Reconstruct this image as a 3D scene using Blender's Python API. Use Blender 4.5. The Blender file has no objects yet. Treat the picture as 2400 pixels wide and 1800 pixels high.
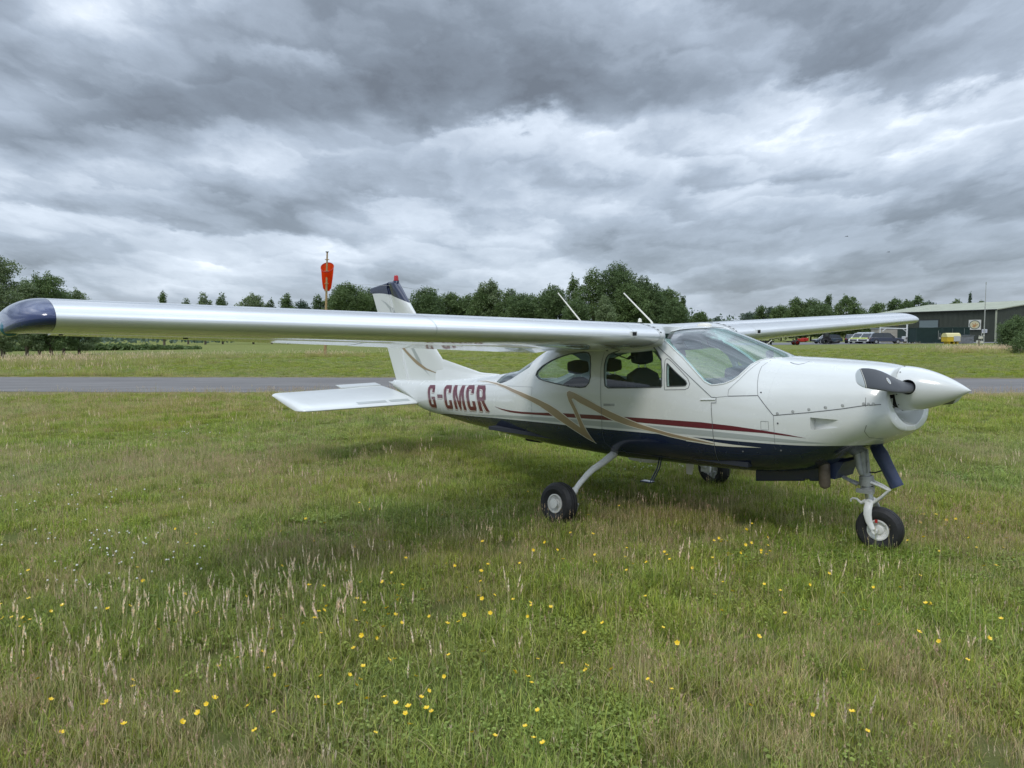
import bpy, bmesh, math, random
import numpy as np
from mathutils import Vector, Matrix, noise, Euler
R = math.radians
SC = bpy.context.scene
random.seed(7); rng = np.random.default_rng(7)

# ---------------------------------------------------------------- camera
HC, PIT, ROL, FPX = 1.756, R(4.0), R(0.49), 1728.0
cam = bpy.data.cameras.new('camera'); camo = bpy.data.objects.new('camera', cam)
SC.collection.objects.link(camo); SC.camera = camo
cam.sensor_fit = 'HORIZONTAL'; cam.sensor_width = 36; cam.lens = FPX/2400*36
cam.clip_start = 0.05; cam.clip_end = 5000
rt = Vector((1,0,0)); up = Vector((0, math.sin(PIT), math.cos(PIT))); fw = Vector((0, math.cos(PIT), -math.sin(PIT)))
rc = rt*math.cos(ROL) - up*math.sin(ROL); uc = rt*math.sin(ROL) + up*math.cos(ROL)
camo.matrix_world = Matrix(((rc.x, uc.x, -fw.x, 0), (rc.y, uc.y, -fw.y, 0), (rc.z, uc.z, -fw.z, HC), (0,0,0,1)))

# ---------------------------------------------------------------- node helper
class NT:
    def __init__(s, nt): s.nt = nt; nt.nodes.clear()
    def n(s, typ, ins=None, **kw):
        nd = s.nt.nodes.new(typ)
        for k, v in kw.items(): setattr(nd, k, v)
        for k, v in (ins or {}).items():
            sk = nd.inputs[k]
            if isinstance(v, bpy.types.NodeSocket): s.nt.links.new(v, sk)
            elif isinstance(v, bpy.types.Node): s.nt.links.new(v.outputs[0], sk)
            else:
                if isinstance(v, tuple) and len(v) == 3 and sk.type == 'RGBA': v = (*v, 1)
                sk.default_value = v
        return nd
    def m(s, op, a, b=0.0, c=None, clamp=False):
        ins = {0: a, 1: b}
        if c is not None: ins[2] = c
        return s.n('ShaderNodeMath', ins, operation=op, use_clamp=clamp).outputs[0]
    def vm(s, op, a, b=None, scale=None):
        ins = {0: a}
        if b is not None: ins[1] = b
        nd = s.n('ShaderNodeVectorMath', ins, operation=op)
        if scale is not None: nd.inputs['Scale'].default_value = scale
        return nd.outputs[0]
    def ramp(s, f, stops, interp='LINEAR'):
        nd = s.n('ShaderNodeValToRGB', {0: f}); cr = nd.color_ramp; cr.interpolation = interp
        while len(cr.elements) < len(stops): cr.elements.new(0.5)
        for e, (p, c) in zip(cr.elements, stops):
            e.position = p; e.color = (*c, 1) if len(c) == 3 else c
        return nd.outputs[0]
    def mix(s, f, a, b, blend='MIX'):
        nd = s.n('ShaderNodeMix', {0: f}, data_type='RGBA', blend_type=blend)
        for i, v in ((6, a), (7, b)):
            if isinstance(v, bpy.types.NodeSocket): s.nt.links.new(v, nd.inputs[i])
            else: nd.inputs[i].default_value = (*v, 1)
        return nd.outputs[2]
    def noise(s, vec, scale, detail=4, rough=.5, dist=0.0):
        ins = {'Scale': scale, 'Detail': detail, 'Roughness': rough, 'Distortion': dist}
        if vec is not None: ins['Vector'] = vec
        return s.n('ShaderNodeTexNoise', ins).outputs[0]

# ---------------------------------------------------------------- world: overcast sky
SEED = 4.0
SUN_EL, SUN_AZ = 50.0, 247.0   # direction to the sun, azimuth counter-clockwise from +X: behind the camera and to its left
W = bpy.data.worlds.new('World'); SC.world = W; W.use_nodes = True
t = NT(W.node_tree)
tc = t.n('ShaderNodeTexCoord').outputs['Generated']
sep = t.n('ShaderNodeSeparateXYZ', {0: tc}); dx, dy, dz = sep.outputs
dzc = t.m('MAXIMUM', dz, 0.0)
az = t.m('ARCTAN2', dx, dy)
p = t.n('ShaderNodeCombineXYZ', {0: t.m('DIVIDE', t.m('MULTIPLY', az, 1.7), t.m('ADD', dzc, .36)), 1: t.m('MULTIPLY', t.m('LOGARITHM', t.m('ADD', dzc, .12), 2.718282), -2.0), 2: SEED}).outputs[0]
w1 = t.n('ShaderNodeTexNoise', {'Vector': p, 'Scale': 1.3, 'Detail': 2.0}).outputs['Color']
w2 = t.n('ShaderNodeTexNoise', {'Vector': p, 'Scale': 5.0, 'Detail': 6.0, 'Roughness': .6}).outputs['Color']
pa = t.vm('ADD', p, t.vm('SCALE', t.vm('SUBTRACT', w1, (0.5,0.5,0.5)), scale=0.45))
pw = t.vm('ADD', pa, t.vm('SCALE', t.vm('SUBTRACT', w2, (0.5,0.5,0.5)), scale=0.42))
def heaps(sc, off):      # cumulus heaps: each cell is lit on its crown and shaded at its flat base
    vec = t.vm('ADD', pw, off)
    vo = t.n('ShaderNodeTexVoronoi', {'Vector': vec, 'Scale': sc, 'Smoothness': .48, 'Randomness': 1.0}, feature='SMOOTH_F1', voronoi_dimensions='2D')
    rel = t.n('ShaderNodeSeparateXYZ', {0: t.vm('SUBTRACT', vec, vo.outputs['Position'])}).outputs
    hs = t.n('ShaderNodeSeparateColor', {0: vo.outputs['Color']}).outputs[0]
    up_ = t.m('MULTIPLY', rel[1], -sc)                     # + at the crown of the heap
    return t.m('ADD', t.m('MULTIPLY', up_, .62), t.m('MULTIPLY', rel[0], sc*.16)), hs
s1, c1_ = heaps(.95, (0.0, 0.0, 0.0)); s2, c2_ = heaps(2.1, (3.7, 1.9, 0.0)); s3, c3_ = heaps(4.6, (1.1, 6.3, 0.0))
big = t.noise(pa, .8, 4, .5)
sm = t.noise(pw, 2.6, 7, .55)
v = t.m('ADD', 0.475, t.m('MULTIPLY', t.m('SUBTRACT', 0.5, big), 1.15))
v = t.m('ADD', v, t.m('MULTIPLY', s1, .40)); v = t.m('ADD', v, t.m('MULTIPLY', s2, .31)); v = t.m('ADD', v, t.m('MULTIPLY', s3, .13))
v = t.m('ADD', v, t.m('MULTIPLY', t.m('SUBTRACT', c1_, .5), .10))
v = t.m('ADD', v, t.m('MULTIPLY', t.m('SUBTRACT', 0.5, sm), .45))
# the large dark and bright cloud masses, placed by compass direction (x/y, z/y)
gx = t.m('DIVIDE', dx, t.m('MAXIMUM', dy, .05)); gz = t.m('DIVIDE', dz, t.m('MAXIMUM', dy, .05))
wob = t.m('MULTIPLY', t.m('SUBTRACT', big, .5), .18)
def px2g(u, vv):
    a = (u-1200)/FPX; b = -(vv-900)/FPX
    a, b = a*math.cos(ROL)+b*math.sin(ROL), -a*math.sin(ROL)+b*math.cos(ROL)
    Y = math.cos(PIT)+b*math.sin(PIT); Z = -math.sin(PIT)+b*math.cos(PIT)
    return a/Y, Z/Y
BLOBS = [  # u, v, half-width, half-height (photo px), amount
 (650, 230, 420, 90, -.30), (330, 300, 260, 60, -.22), (1050, 140, 380, 80, -.13), (100, 350, 160, 40, -.22),
 (1350, 60, 300, 80, -.03), (250, 500, 260, 45, -.12), (1200, 370, 200, 55, -.10), (1700, 260, 200, 60, -.12),
 (2300, 450, 160, 60, -.14), (1000, 490, 160, 30, -.10), (1900, 470, 260, 40, -.08),
 (200, 30, 160, 40, .22), (60, 230, 90, 40, .20), (850, 320, 260, 45, .20), (1200, 290, 230, 40, .24), (1150, 240, 120, 30, .14),
 (350, 420, 200, 35, .16), (2100, 440, 160, 40, .12), (1900, 120, 280, 90, -.02), (2150, 200, 260, 110, -.06), (600, 400, 200, 40, .12),
 (1600, 380, 200, 40, .10), (1650, 130, 90, 25, .10), (1300, 490, 200, 22, .14), (1850, 590, 160, 18, .12)]
for (u, vv, hw, hh, am) in BLOBS:
    cx, cz = px2g(u, vv); a, b = hw/FPX, hh/FPX
    ex = t.m('DIVIDE', t.m('SUBTRACT', t.m('ADD', gx, wob), cx), a); ez = t.m('DIVIDE', t.m('SUBTRACT', t.m('ADD', gz, t.m('MULTIPLY', wob, .7)), cz), b)
    r2 = t.m('ADD', t.m('MULTIPLY', ex, ex), t.m('MULTIPLY', ez, ez))
    g = t.m('MULTIPLY', t.m('EXPONENT', t.m('MULTIPLY', r2, -.6)), am*.72)
    v = t.m('ADD', v, g)
v = t.m('ADD', t.m('MULTIPLY', t.m('SUBTRACT', v, .46), 1.10), .475)
hz = t.m('MULTIPLY', t.m('EXPONENT', t.m('MULTIPLY', dzc, -14.0)), 1.0)      # far clouds merge into an even blue-grey
v = t.m('ADD', t.m('MULTIPLY', v, t.m('SUBTRACT', 1.0, t.m('MULTIPLY', hz, .6))), t.m('MULTIPLY', hz, .24))
col = t.ramp(v, [(0.0, (.105,.120,.142)), (.22, (.160,.188,.226)), (.5, (.285,.332,.398)), (.75, (.47,.525,.60)), (1.0, (.84,.87,.90))])
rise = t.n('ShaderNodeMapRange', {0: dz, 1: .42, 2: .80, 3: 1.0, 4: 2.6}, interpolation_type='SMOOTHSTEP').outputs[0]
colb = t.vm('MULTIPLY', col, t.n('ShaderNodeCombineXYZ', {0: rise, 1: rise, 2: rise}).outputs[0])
sky = t.n('ShaderNodeTexSky', sky_type='NISHITA', sun_disc=False, sun_elevation=R(SUN_EL), sun_rotation=R(90-SUN_AZ), altitude=50)
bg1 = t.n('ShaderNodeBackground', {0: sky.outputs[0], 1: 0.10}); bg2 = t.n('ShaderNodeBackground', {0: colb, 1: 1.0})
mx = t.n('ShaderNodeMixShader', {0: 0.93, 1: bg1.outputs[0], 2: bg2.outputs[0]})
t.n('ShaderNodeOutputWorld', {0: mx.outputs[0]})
W.cycles.sampling_method = 'MANUAL'; W.cycles.sample_map_resolution = 512

sun = bpy.data.lights.new('sun', 'SUN'); suno = bpy.data.objects.new('sun', sun); SC.collection.objects.link(suno)
sun.energy = 0.8; sun.angle = R(16); sun.color = (1.0, .96, .90)
sd = Vector((math.cos(R(SUN_EL))*math.cos(R(SUN_AZ)), math.cos(R(SUN_EL))*math.sin(R(SUN_AZ)), math.sin(R(SUN_EL))))
suno.rotation_euler = sd.to_track_quat('Z', 'Y').to_euler(); suno.location = (0, 0, 60)
SC.view_settings.view_transform = 'Standard'; SC.view_settings.look = 'None'; SC.view_settings.exposure = 0.72; SC.view_settings.gamma = 1.0
SC.render.engine = 'CYCLES'; SC.cycles.max_bounces = 8; SC.cycles.transparent_max_bounces = 24; SC.cycles.caustics_reflective = False; SC.cycles.caustics_refractive = False

# ---------------------------------------------------------------- helpers
def link(o, parent=None):
    SC.collection.objects.link(o)
    if parent is not None: o.parent = parent
    return o
def tag(o, label=None, cat=None, group=None, kind=None):
    if label: o['label'] = label
    if cat: o['category'] = cat
    if group: o['group'] = group
    if kind: o['kind'] = kind
    return o
def empty(name, loc=(0,0,0), rz=0.0, label=None, cat=None, group=None):
    o = bpy.data.objects.new(name, None); o.empty_display_size = .2
    o.location = loc; o.rotation_euler = (0,0,rz); link(o); return tag(o, label, cat, group)
class MB:
    def __init__(s): s.v = []; s.f = []; s.mi = []
    def add(s, vs, fs, mi=0):
        b = len(s.v); s.v += [tuple(map(float, q)) for q in vs]; s.f += [tuple(i+b for i in q) for q in fs]; s.mi += [mi]*len(fs); return s
    def box(s, a, b, mi=0, M=None):
        (x0,y0,z0),(x1,y1,z1) = a, b
        vs = [Vector(q) for q in ((x0,y0,z0),(x1,y0,z0),(x1,y1,z0),(x0,y1,z0),(x0,y0,z1),(x1,y0,z1),(x1,y1,z1),(x0,y1,z1))]
        if M is not None: vs = [M @ q for q in vs]
        return s.add(vs, [(0,3,2,1),(4,5,6,7),(0,1,5,4),(1,2,6,5),(2,3,7,6),(3,0,4,7)], mi)
    def loft(s, rings, mi=0, cap=True, close=True):
        n = len(rings[0]); vs = [q for r in rings for q in r]; fs = []
        for i in range(len(rings)-1):
            for j in range(n if close else n-1):
                k = (j+1) % n; fs.append((i*n+j, i*n+k, (i+1)*n+k, (i+1)*n+j))
        if cap: fs.append(tuple(range(n))[::-1]); fs.append(tuple(range((len(rings)-1)*n, len(rings)*n)))
        return s.add(vs, fs, mi)
    def tube(s, pts, rad, n=12, mi=0, flat=None, cap=True):
        pts = [Vector(q) for q in pts]; rad = rad if isinstance(rad, (list, tuple)) else [rad]*len(pts)
        rings = []; ref = None
        for i, q in enumerate(pts):
            d = (pts[min(i+1, len(pts)-1)] - pts[max(i-1, 0)]).normalized()
            if ref is None: ref = Vector((0,0,1)) if abs(d.z) < .9 else Vector((1,0,0))
            a = d.cross(ref).normalized(); b = a.cross(d).normalized(); ref = b
            fl = flat or 1.0
            rings.append([q + a*math.cos(2*math.pi*k/n)*rad[i] + b*math.sin(2*math.pi*k/n)*rad[i]*fl for k in range(n)])
        return s.loft(rings, mi, cap)
    def lathe(s, prof, o, axis, n=32, mi=0, cap=False):
        # prof: (along, radius)
        axis = Vector(axis).normalized(); o = Vector(o)
        a = axis.orthogonal().normalized(); b = axis.cross(a)
        rings = [[o + axis*h + (a*math.cos(2*math.pi*k/n) + b*math.sin(2*math.pi*k/n))*max(r, 1e-4) for k in range(n)] for h, r in prof]
        return s.loft(rings, mi, cap)
    def build(s, name, mats, parent=None, smooth=True, ang=None):
        me = bpy.data.meshes.new(name); me.from_pydata(s.v, [], s.f)
        mats = mats if isinstance(mats, (list, tuple)) else [mats]
        for m in mats: me.materials.append(m)
        me.polygons.foreach_set('material_index', s.mi)
        me.validate(); me.update()
        fix_normals(me)
        if smooth: shade(me, ang if ang is not None else 40)
        o = bpy.data.objects.new(name, me); return link(o, parent)
def fix_normals(me):
    bm = bmesh.new(); bm.from_mesh(me); bmesh.ops.recalc_face_normals(bm, faces=bm.faces); bm.to_mesh(me); bm.free()
def shade(me, ang):
    me.polygons.foreach_set('use_smooth', [True]*len(me.polygons))
    bm = bmesh.new(); bm.from_mesh(me); c = R(ang)
    for e in bm.edges:
        e.smooth = not (len(e.link_faces) == 2 and e.calc_face_angle(0) > c)
    bm.to_mesh(me); bm.free()
def bevel(o, w, seg=2, ang=35):
    m = o.modifiers.new('bevel', 'BEVEL'); m.width = w; m.segments = seg; m.limit_method = 'ANGLE'; m.angle_limit = R(ang); return o
def shells_mesh(name, outer, inner, mats):
    # closed outer surface with an inner cavity, both oriented for exact booleans
    me = bpy.data.meshes.new(name)
    V = []; F = []; MI = []
    for k, mb in enumerate((outer, inner)):
        if mb is None: continue
        tmp = bpy.data.meshes.new('t'); tmp.from_pydata(mb.v, [], mb.f); fix_normals(tmp)
        b = len(V); V += [tuple(v.co) for v in tmp.vertices]
        for q in tmp.polygons:
            ids = [i+b for i in q.vertices]; F.append(ids[::-1] if k else ids); MI.append(k if len(mats) > 1 else 0)
        bpy.data.meshes.remove(tmp)
    me.from_pydata(V, [], F)
    for m in mats: me.materials.append(m)
    me.polygons.foreach_set('material_index', MI); me.update(); return me
def apply_mods(o, ang=35):
    dg = bpy.context.evaluated_depsgraph_get(); dg.update()
    me = bpy.data.meshes.new_from_object(o.evaluated_get(dg)); old = o.data
    o.modifiers.clear(); o.data = me; bpy.data.meshes.remove(old); shade(me, ang); return o

# ---------------------------------------------------------------- materials
MAT = {}
def mat(name, base, rough=.5, metal=0.0, coat=0.0, bump=0.0, bscale=30, var=0.0, vscale=3, spec=.5, coord='Object', dirt=None):
    if name in MAT: return MAT[name]
    m = bpy.data.materials.new(name); m.use_nodes = True; t = NT(m.node_tree)
    tc = t.n('ShaderNodeTexCoord').outputs[coord]
    c = base
    if var:
        f = t.noise(tc, vscale, 6, .6)
        c = t.mix(t.n('ShaderNodeMapRange', {0: f, 1: .35, 2: .65}).outputs[0], tuple(x*(1-var) for x in base), tuple(min(1, x*(1+var)) for x in base))
    if dirt:
        f = t.noise(tc, dirt[1], 8, .7); f = t.n('ShaderNodeMapRange', {0: f, 1: .55, 2: .75, 4: dirt[2]}).outputs[0]
        c = t.mix(f, c, dirt[0])
    ins = {'Roughness': rough, 'Metallic': metal, 'Coat Weight': coat, 'Coat Roughness': .04, 'Specular IOR Level': spec}
    b = t.n('ShaderNodeBsdfPrincipled', ins)
    if isinstance(c, bpy.types.NodeSocket): t.nt.links.new(c, b.inputs['Base Color'])
    else: b.inputs['Base Color'].default_value = (*c, 1)
    if bump:
        bn = t.n('ShaderNodeBump', {'Height': t.noise(tc, bscale, 4, .5), 'Strength': bump, 'Distance': .02})
        t.nt.links.new(bn.outputs[0], b.inputs['Normal'])
    t.n('ShaderNodeOutputMaterial', {0: b.outputs[0]}); MAT[name] = m; return m
WHITE = (.66,.68,.665)
M_white = mat('white_paint', WHITE, .28, 0, .7, .04, 6, .02, 2)
M_wing = mat('wing_paint', (.77,.79,.80), .22, .28, .8, .09, 3.0, .03, 2)
M_navy = mat('navy_paint', (.012,.020,.055), .22, 0, .8)
M_tipnavy = mat('tip_navy_paint', (.018,.032,.115), .20, 0, .9)
M_navyd = mat('navy_dull_paint', (.035,.05,.11), .45, 0, .1, .05, 20, .25, 8)
M_maroon = mat('maroon_vinyl', (.115,.008,.022), .3, 0, .6)
M_gold = mat('gold_vinyl', (.33,.25,.16), .3, .1, .6)
M_grey = mat('grey_vinyl', (.37,.40,.39), .3, 0, .6)
M_cream = mat('pale_vinyl', (.72,.70,.62), .3, 0, .5)
M_tipgrey = mat('pale_grey_paint', (.42,.46,.50), .25, .2, .6)
M_seam = mat('seam_dark', (.10,.105,.11), .7)
M_rubber = mat('rubber', (.018,.018,.020), .65, 0, 0, .2, 40, .2, 10)
M_seal = mat('window_seal', (.10,.11,.11), .6)
M_alu = mat('bare_metal', (.55,.56,.57), .28, .9)
M_gearw = mat('gear_paint', (.74,.74,.71), .45, 0, .2, .1, 40, .06, 12, dirt=((.12,.10,.07), 25, .6))
M_gearg = mat('gear_grey_paint', (.36,.37,.36), .5, .1, .1, .1, 40, .15, 12, dirt=((.08,.07,.06), 22, .7))
M_dark = mat('dark_void', (.012,.012,.013), .8)
M_liner = mat('cabin_liner', (.50,.55,.55), .8)
M_seat = mat('seat_cloth', (.022,.026,.035), .85, 0, 0, .2, 60)
M_dash = mat('panel_black', (.03,.034,.04), .7)
M_exh = mat('exhaust_steel', (.16,.13,.11), .55, .7, 0, .1, 30, .3, 9)
M_blade = mat('propeller_black', (.035,.038,.045), .42, 0, .15)
M_bladetip = mat('propeller_tip_grey', (.50,.54,.55), .35, 0, .3)
M_red = mat('red_lens', (.45,.01,.015), .15, 0, .8)
M_redp = mat('red_paint', (.42,.02,.015), .45)
M_teal = mat('teal_lens', (.01,.12,.17), .12, 0, 1)
def glass(name, tint, refl=1.0, f0=.05):
    m = bpy.data.materials.new(name); m.use_nodes = True; t = NT(m.node_tree); g = t.n('ShaderNodeNewGeometry')
    tr = t.n('ShaderNodeBsdfTransparent', {0: tint}); gl = t.n('ShaderNodeBsdfGlossy', {0: (1,1,1), 1: .03})
    cs = t.m('ABSOLUTE', t.n('ShaderNodeVectorMath', {0: g.outputs['Normal'], 1: g.outputs['Incoming']}, operation='DOT_PRODUCT').outputs['Value'])
    k = t.m('POWER', t.m('SUBTRACT', 1.0, cs, clamp=True), 4.0)
    f = t.m('MULTIPLY', t.m('ADD', f0, t.m('MULTIPLY', k, refl)), t.m('SUBTRACT', 1.0, g.outputs['Backfacing']), clamp=True)
    mx = t.n('ShaderNodeMixShader', {0: f, 1: tr.outputs[0], 2: gl.outputs[0]}); t.n('ShaderNodeOutputMaterial', {0: mx.outputs[0]}); return m
M_glass = glass('window_glass', (.88,.94,.92), .9, .06); M_wind = glass('windshield_glass', (.80,.93,.905), 1.0, .17)

# ================================================================ AIRPLANE (own axes: x forward, y to port, z up, origin under the main wheels)
ST = np.array([
(-4.72,1.065,.950,.045,1.01,2.0,2.0),
(-4.40,1.075,.830,.085,.97,2.1,2.0),
(-4.08,1.085,.715,.125,.92,2.2,2.1),
(-3.80,1.095,.660,.160,.89,2.3,2.2),
(-3.27,1.130,.615,.225,.89,2.3,2.3),
(-2.76,1.175,.570,.305,.90,2.3,2.4),
(-2.20,1.240,.540,.400,.93,2.3,2.5),
(-1.90,1.290,.512,.455,.95,2.3,2.5),
(-1.64,1.355,.503,.500,.96,2.3,2.6),
(-1.39,1.465,.497,.545,.97,2.4,2.6),
(-1.05,1.620,.488,.590,.98,2.5,2.7),
(-.55,1.740,.484,.620,.98,2.6,2.8),
(0.0,1.775,.482,.635,.98,2.7,2.9),
(.45,1.785,.500,.635,.98,2.7,2.9),
(.72,1.800,.508,.630,.98,2.6,2.9),
(.88,1.787,.511,.622,.98,2.4,2.9),
(1.0,1.752,.515,.615,.98,2.3,2.9),
(1.25,1.665,.525,.600,.98,2.2,2.9),
(1.45,1.590,.535,.585,.98,2.2,2.8),
(1.62,1.535,.550,.570,.98,2.3,2.7),
(1.90,1.523,.600,.545,1.00,2.4,2.5),
(2.15,1.510,.725,.510,1.05,2.4,2.4),
(2.35,1.495,.865,.455,1.10,2.3,2.3),
(2.48,1.475,.965,.395,1.15,2.2,2.2),
(2.56,1.440,1.04,.320,1.17,2.1,2.1),
(2.60,1.40,1.10,.250,1.2,2,2),
])
def pchip(xs, ys, x):
    h = np.diff(xs); d = np.diff(ys)/h; m = np.zeros_like(ys)
    for i in range(1, len(xs)-1):
        if d[i-1]*d[i] > 0:
            w1 = 2*h[i]+h[i-1]; w2 = h[i]+2*h[i-1]; m[i] = (w1+w2)/(w1/d[i-1]+w2/d[i])
    m[0] = d[0]; m[-1] = d[-1]
    x = np.clip(x, xs[0], xs[-1]); i = np.clip(np.searchsorted(xs, x)-1, 0, len(xs)-2); t = (x-xs[i])/h[i]
    return ys[i]*(1+2*t)*(1-t)**2+m[i]*h[i]*t*(1-t)**2+ys[i+1]*t*t*(3-2*t)+m[i+1]*h[i]*t*t*(t-1)
def sec(x): return [pchip(ST[:,0], ST[:,k], x) for k in range(1, 7)]
def shear(x, z):
    s = np.clip((np.asarray(x, float)-2.22)/.26, 0, 1); s = s*s*(3-2*s)
    return .20*s*np.maximum(0, 1.42-np.asarray(z, float))
def surfY(x, z):
    x = np.asarray(x, float); z = np.asarray(z, float); xu = x.copy()
    for _ in range(8): xu = x - shear(xu, z)
    zt, zb, Wd, zc, nt, nb = sec(xu); up = z >= zc
    tt = np.where(up, (z-zc)/(zt-zc), (zc-z)/(zc-zb)); n = np.where(up, nt, nb); tt = np.clip(tt, 0, 1)
    return Wd*(1-tt**n)**(1/n)
def ring(x, n=128, off=0.0):
    zt, zb, Wd, zc, nt, nb = [float(a) for a in sec(x)]
    zt -= off; zb += off; Wd = max(Wd-off, .004)
    th = np.linspace(0, 2*np.pi, n, endpoint=False) + np.pi/n
    s = np.sin(th); c = np.cos(th); e = np.where(s >= 0, nt, nb)
    y = Wd*np.sign(c)*np.abs(c)**(2/e); z = zc+np.where(s >= 0, zt-zc, zc-zb)*np.sign(s)*np.abs(s)**(2/e)
    xx = x + shear(x, z)
    return [(float(a), float(b), float(cc)) for a, b, cc in zip(np.broadcast_to(xx, y.shape), y, z)]

PLANE = empty('light_aircraft', (1.348, 7.526, 0), 0, 'white single engine high wing airplane with navy belly and gold stripes parked on the meadow', 'airplane')
PLANE.rotation_euler = (0.00404, -0.00075, -0.85322)

# paint of the fuselage: white above, navy below a line given in side view
NAVY_LINE = [(-4.8,.50),(-3.75,.60),(-3.229,.678),(-2.478,.72),(-2.027,.747),(-1.617,.768),(-1.133,.790),(-.735,.803),(-.219,.810),(.164,.820),(.464,.828),(.987,.838),(1.54,.845),(1.917,.855),(2.133,.866),(2.30,.874),(2.45,.880),(2.8,.890)]
def hull_mat(name, base=WHITE, hull_liner=None):
    m = bpy.data.materials.new(name); m.use_nodes = True; t = NT(m.node_tree)
    tc = t.n('ShaderNodeTexCoord').outputs['Object']; sp = t.n('ShaderNodeSeparateXYZ', {0: tc})
    mr = t.n('ShaderNodeMapRange', {0: sp.outputs[0], 1: -5.0, 2: 3.0, 3: 0, 4: 1}).outputs[0]
    fc = t.n('ShaderNodeFloatCurve', {1: mr}); cv = fc.mapping.curves[0]
    pts = [((x+5)/8, z/1.2) for x, z in NAVY_LINE]
    while len(cv.points) < len(pts): cv.points.new(.5, .5)
    for q, (a, b) in zip(cv.points, pts): q.location = (a, b)
    for q in cv.points: q.handle_type = 'AUTO_CLAMPED'
    fc.mapping.update()
    dzv = t.m('SUBTRACT', sp.outputs[2], t.m('MULTIPLY', fc.outputs[0], 1.2))
    f = t.n('ShaderNodeMapRange', {0: dzv, 1: -.0012, 2: .0012}).outputs[0]
    grime = t.n('ShaderNodeMapRange', {0: t.noise(t.vm('MULTIPLY', tc, (1.2, 1.2, 4.0)), 2.2, 8, .65), 1: .45, 2: .8, 4: .17}).outputs[0]
    wcol = t.mix(grime, base, (.50,.49,.45))
    c = t.mix(f, (.012,.020,.052), wcol)
    rg = t.n('ShaderNodeMapRange', {0: t.noise(tc, 9, 6, .6), 1: .3, 2: .7, 3: .16, 4: .30}).outputs[0]
    bn = t.n('ShaderNodeBump', {'Height': t.noise(tc, 5.0, 3, .5), 'Strength': .07, 'Distance': .02})
    b = t.n('ShaderNodeBsdfPrincipled', {'Base Color': c, 'Roughness': rg, 'Coat Weight': .6, 'Coat Roughness': .05, 'Normal': bn})
    t.n('ShaderNodeOutputMaterial', {0: b.outputs[0]}); return m
M_hull = hull_mat('hull_paint')

XS = list(np.linspace(-4.72, 1.690, 201))
body = MB(); body.loft([ring(x) for x in XS])
XI = list(np.arange(-2.45, 1.60, .045))
cav = MB(); cav.loft([ring(x, 96, .03) for x in XI])
me = shells_mesh('fuselage', body, cav, [M_hull, M_liner])
fus = link(bpy.data.objects.new('fuselage', me), PLANE)

P_REAR = [(-1.02,1.297),(-1.012,1.340),(-.946,1.399),(-.828,1.455),(-.696,1.499),(-.563,1.53),(-.445,1.545),(-.355,1.552),(-.282,1.545),(-.239,1.515),(-.199,1.436),(-.171,1.316),(-.181,1.255),(-.224,1.215),(-.303,1.203),(-.452,1.206),(-.625,1.222),(-.81,1.241),(-.946,1.262)]
P_DOORW = [(-.014,1.505),(.001,1.535),(.067,1.56),(.208,1.605),(.338,1.635),(.436,1.65),(.48,1.631),(.581,1.567),(.648,1.504),(.684,1.404),(.704,1.27),(.694,1.256),(.286,1.23),(.076,1.218),(.035,1.236),(.012,1.323),(-.013,1.441)]
P_VENT = [(.718,1.468),(.728,1.466),(.831,1.390),(.934,1.322),(.950,1.300),(.941,1.279),(.893,1.274),(.758,1.265)]
P_VENTF = [(.690,1.495),(.702,1.512),(.727,1.505),(.765,1.483),(.866,1.409),(.949,1.344),(.978,1.297),(.969,1.261),(.937,1.246),(.735,1.234)]
P_WIND = [(1.177,1.298),(1.158,1.303),(1.108,1.325),(.853,1.524),(.696,1.622),(.564,1.684),(.518,1.702),(.508,1.72),(.538,1.739),(.588,1.758),(.635,1.770),(.74,1.779),(.85,1.780),(.865,1.95),(1.655,1.95),(1.655,1.530),(1.619,1.526),(1.565,1.524),(1.522,1.52),(1.49,1.509),(1.469,1.493),(1.448,1.47),(1.423,1.424),(1.396,1.381),(1.355,1.343),(1.294,1.315),(1.224,1.302)]
P_BACK = [(-1.90,.40),(-1.90,-.40),(-1.22,-.46),(-1.22,.46)]  # rear window, seen from above (x, y)
def prism(poly, y0, y1, mb=None):
    mb = mb or MB(); n = len(poly); a = sum(poly[i][0]*poly[(i+1) % n][1]-poly[(i+1) % n][0]*poly[i][1] for i in range(n))
    q = poly if a > 0 else poly[::-1]
    vs = [(x, y0, z) for x, z in q]+[(x, y1, z) for x, z in q]
    fs = [tuple(range(n)), tuple(range(2*n-1, n-1, -1))]+[(i, i+n, (i+1) % n+n, (i+1) % n) for i in range(n)]
    return mb.add(vs, fs)
def cutter(fn):
    mb = MB(); fn(mb); me = bpy.data.meshes.new('cut'); me.from_pydata(mb.v, [], mb.f); me.update(); fix_normals(me)
    return link(bpy.data.objects.new('cut', me), PLANE)
def boolean(o, c, op='DIFFERENCE', keep=False, ang=35):
    m = o.modifiers.new('b', 'BOOLEAN'); m.operation = op; m.object = c; m.solver = 'EXACT'
    apply_mods(o, ang)
    if not keep: bpy.data.objects.remove(c)
    return o
def allcuts(mb):
    prism(P_REAR, .15, 1, mb); prism(P_REAR, -1, -.15, mb); prism(P_DOORW, .15, 1, mb); prism(P_DOORW, -1, -.15, mb)
    prism(P_VENT, .15, 1, mb); prism(P_VENT, -1, -.15, mb); prism(P_WIND, -1, 1, mb)
    n = 4; mb.add([(x, y, 1.10) for x, y in P_BACK]+[(x, y, 2.2) for x, y in P_BACK], [(0,1,2,3),(7,6,5,4),(0,4,5,1),(1,5,6,2),(2,6,7,3),(3,7,4,0)])
boolean(fus, cutter(allcuts), ang=28)

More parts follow.
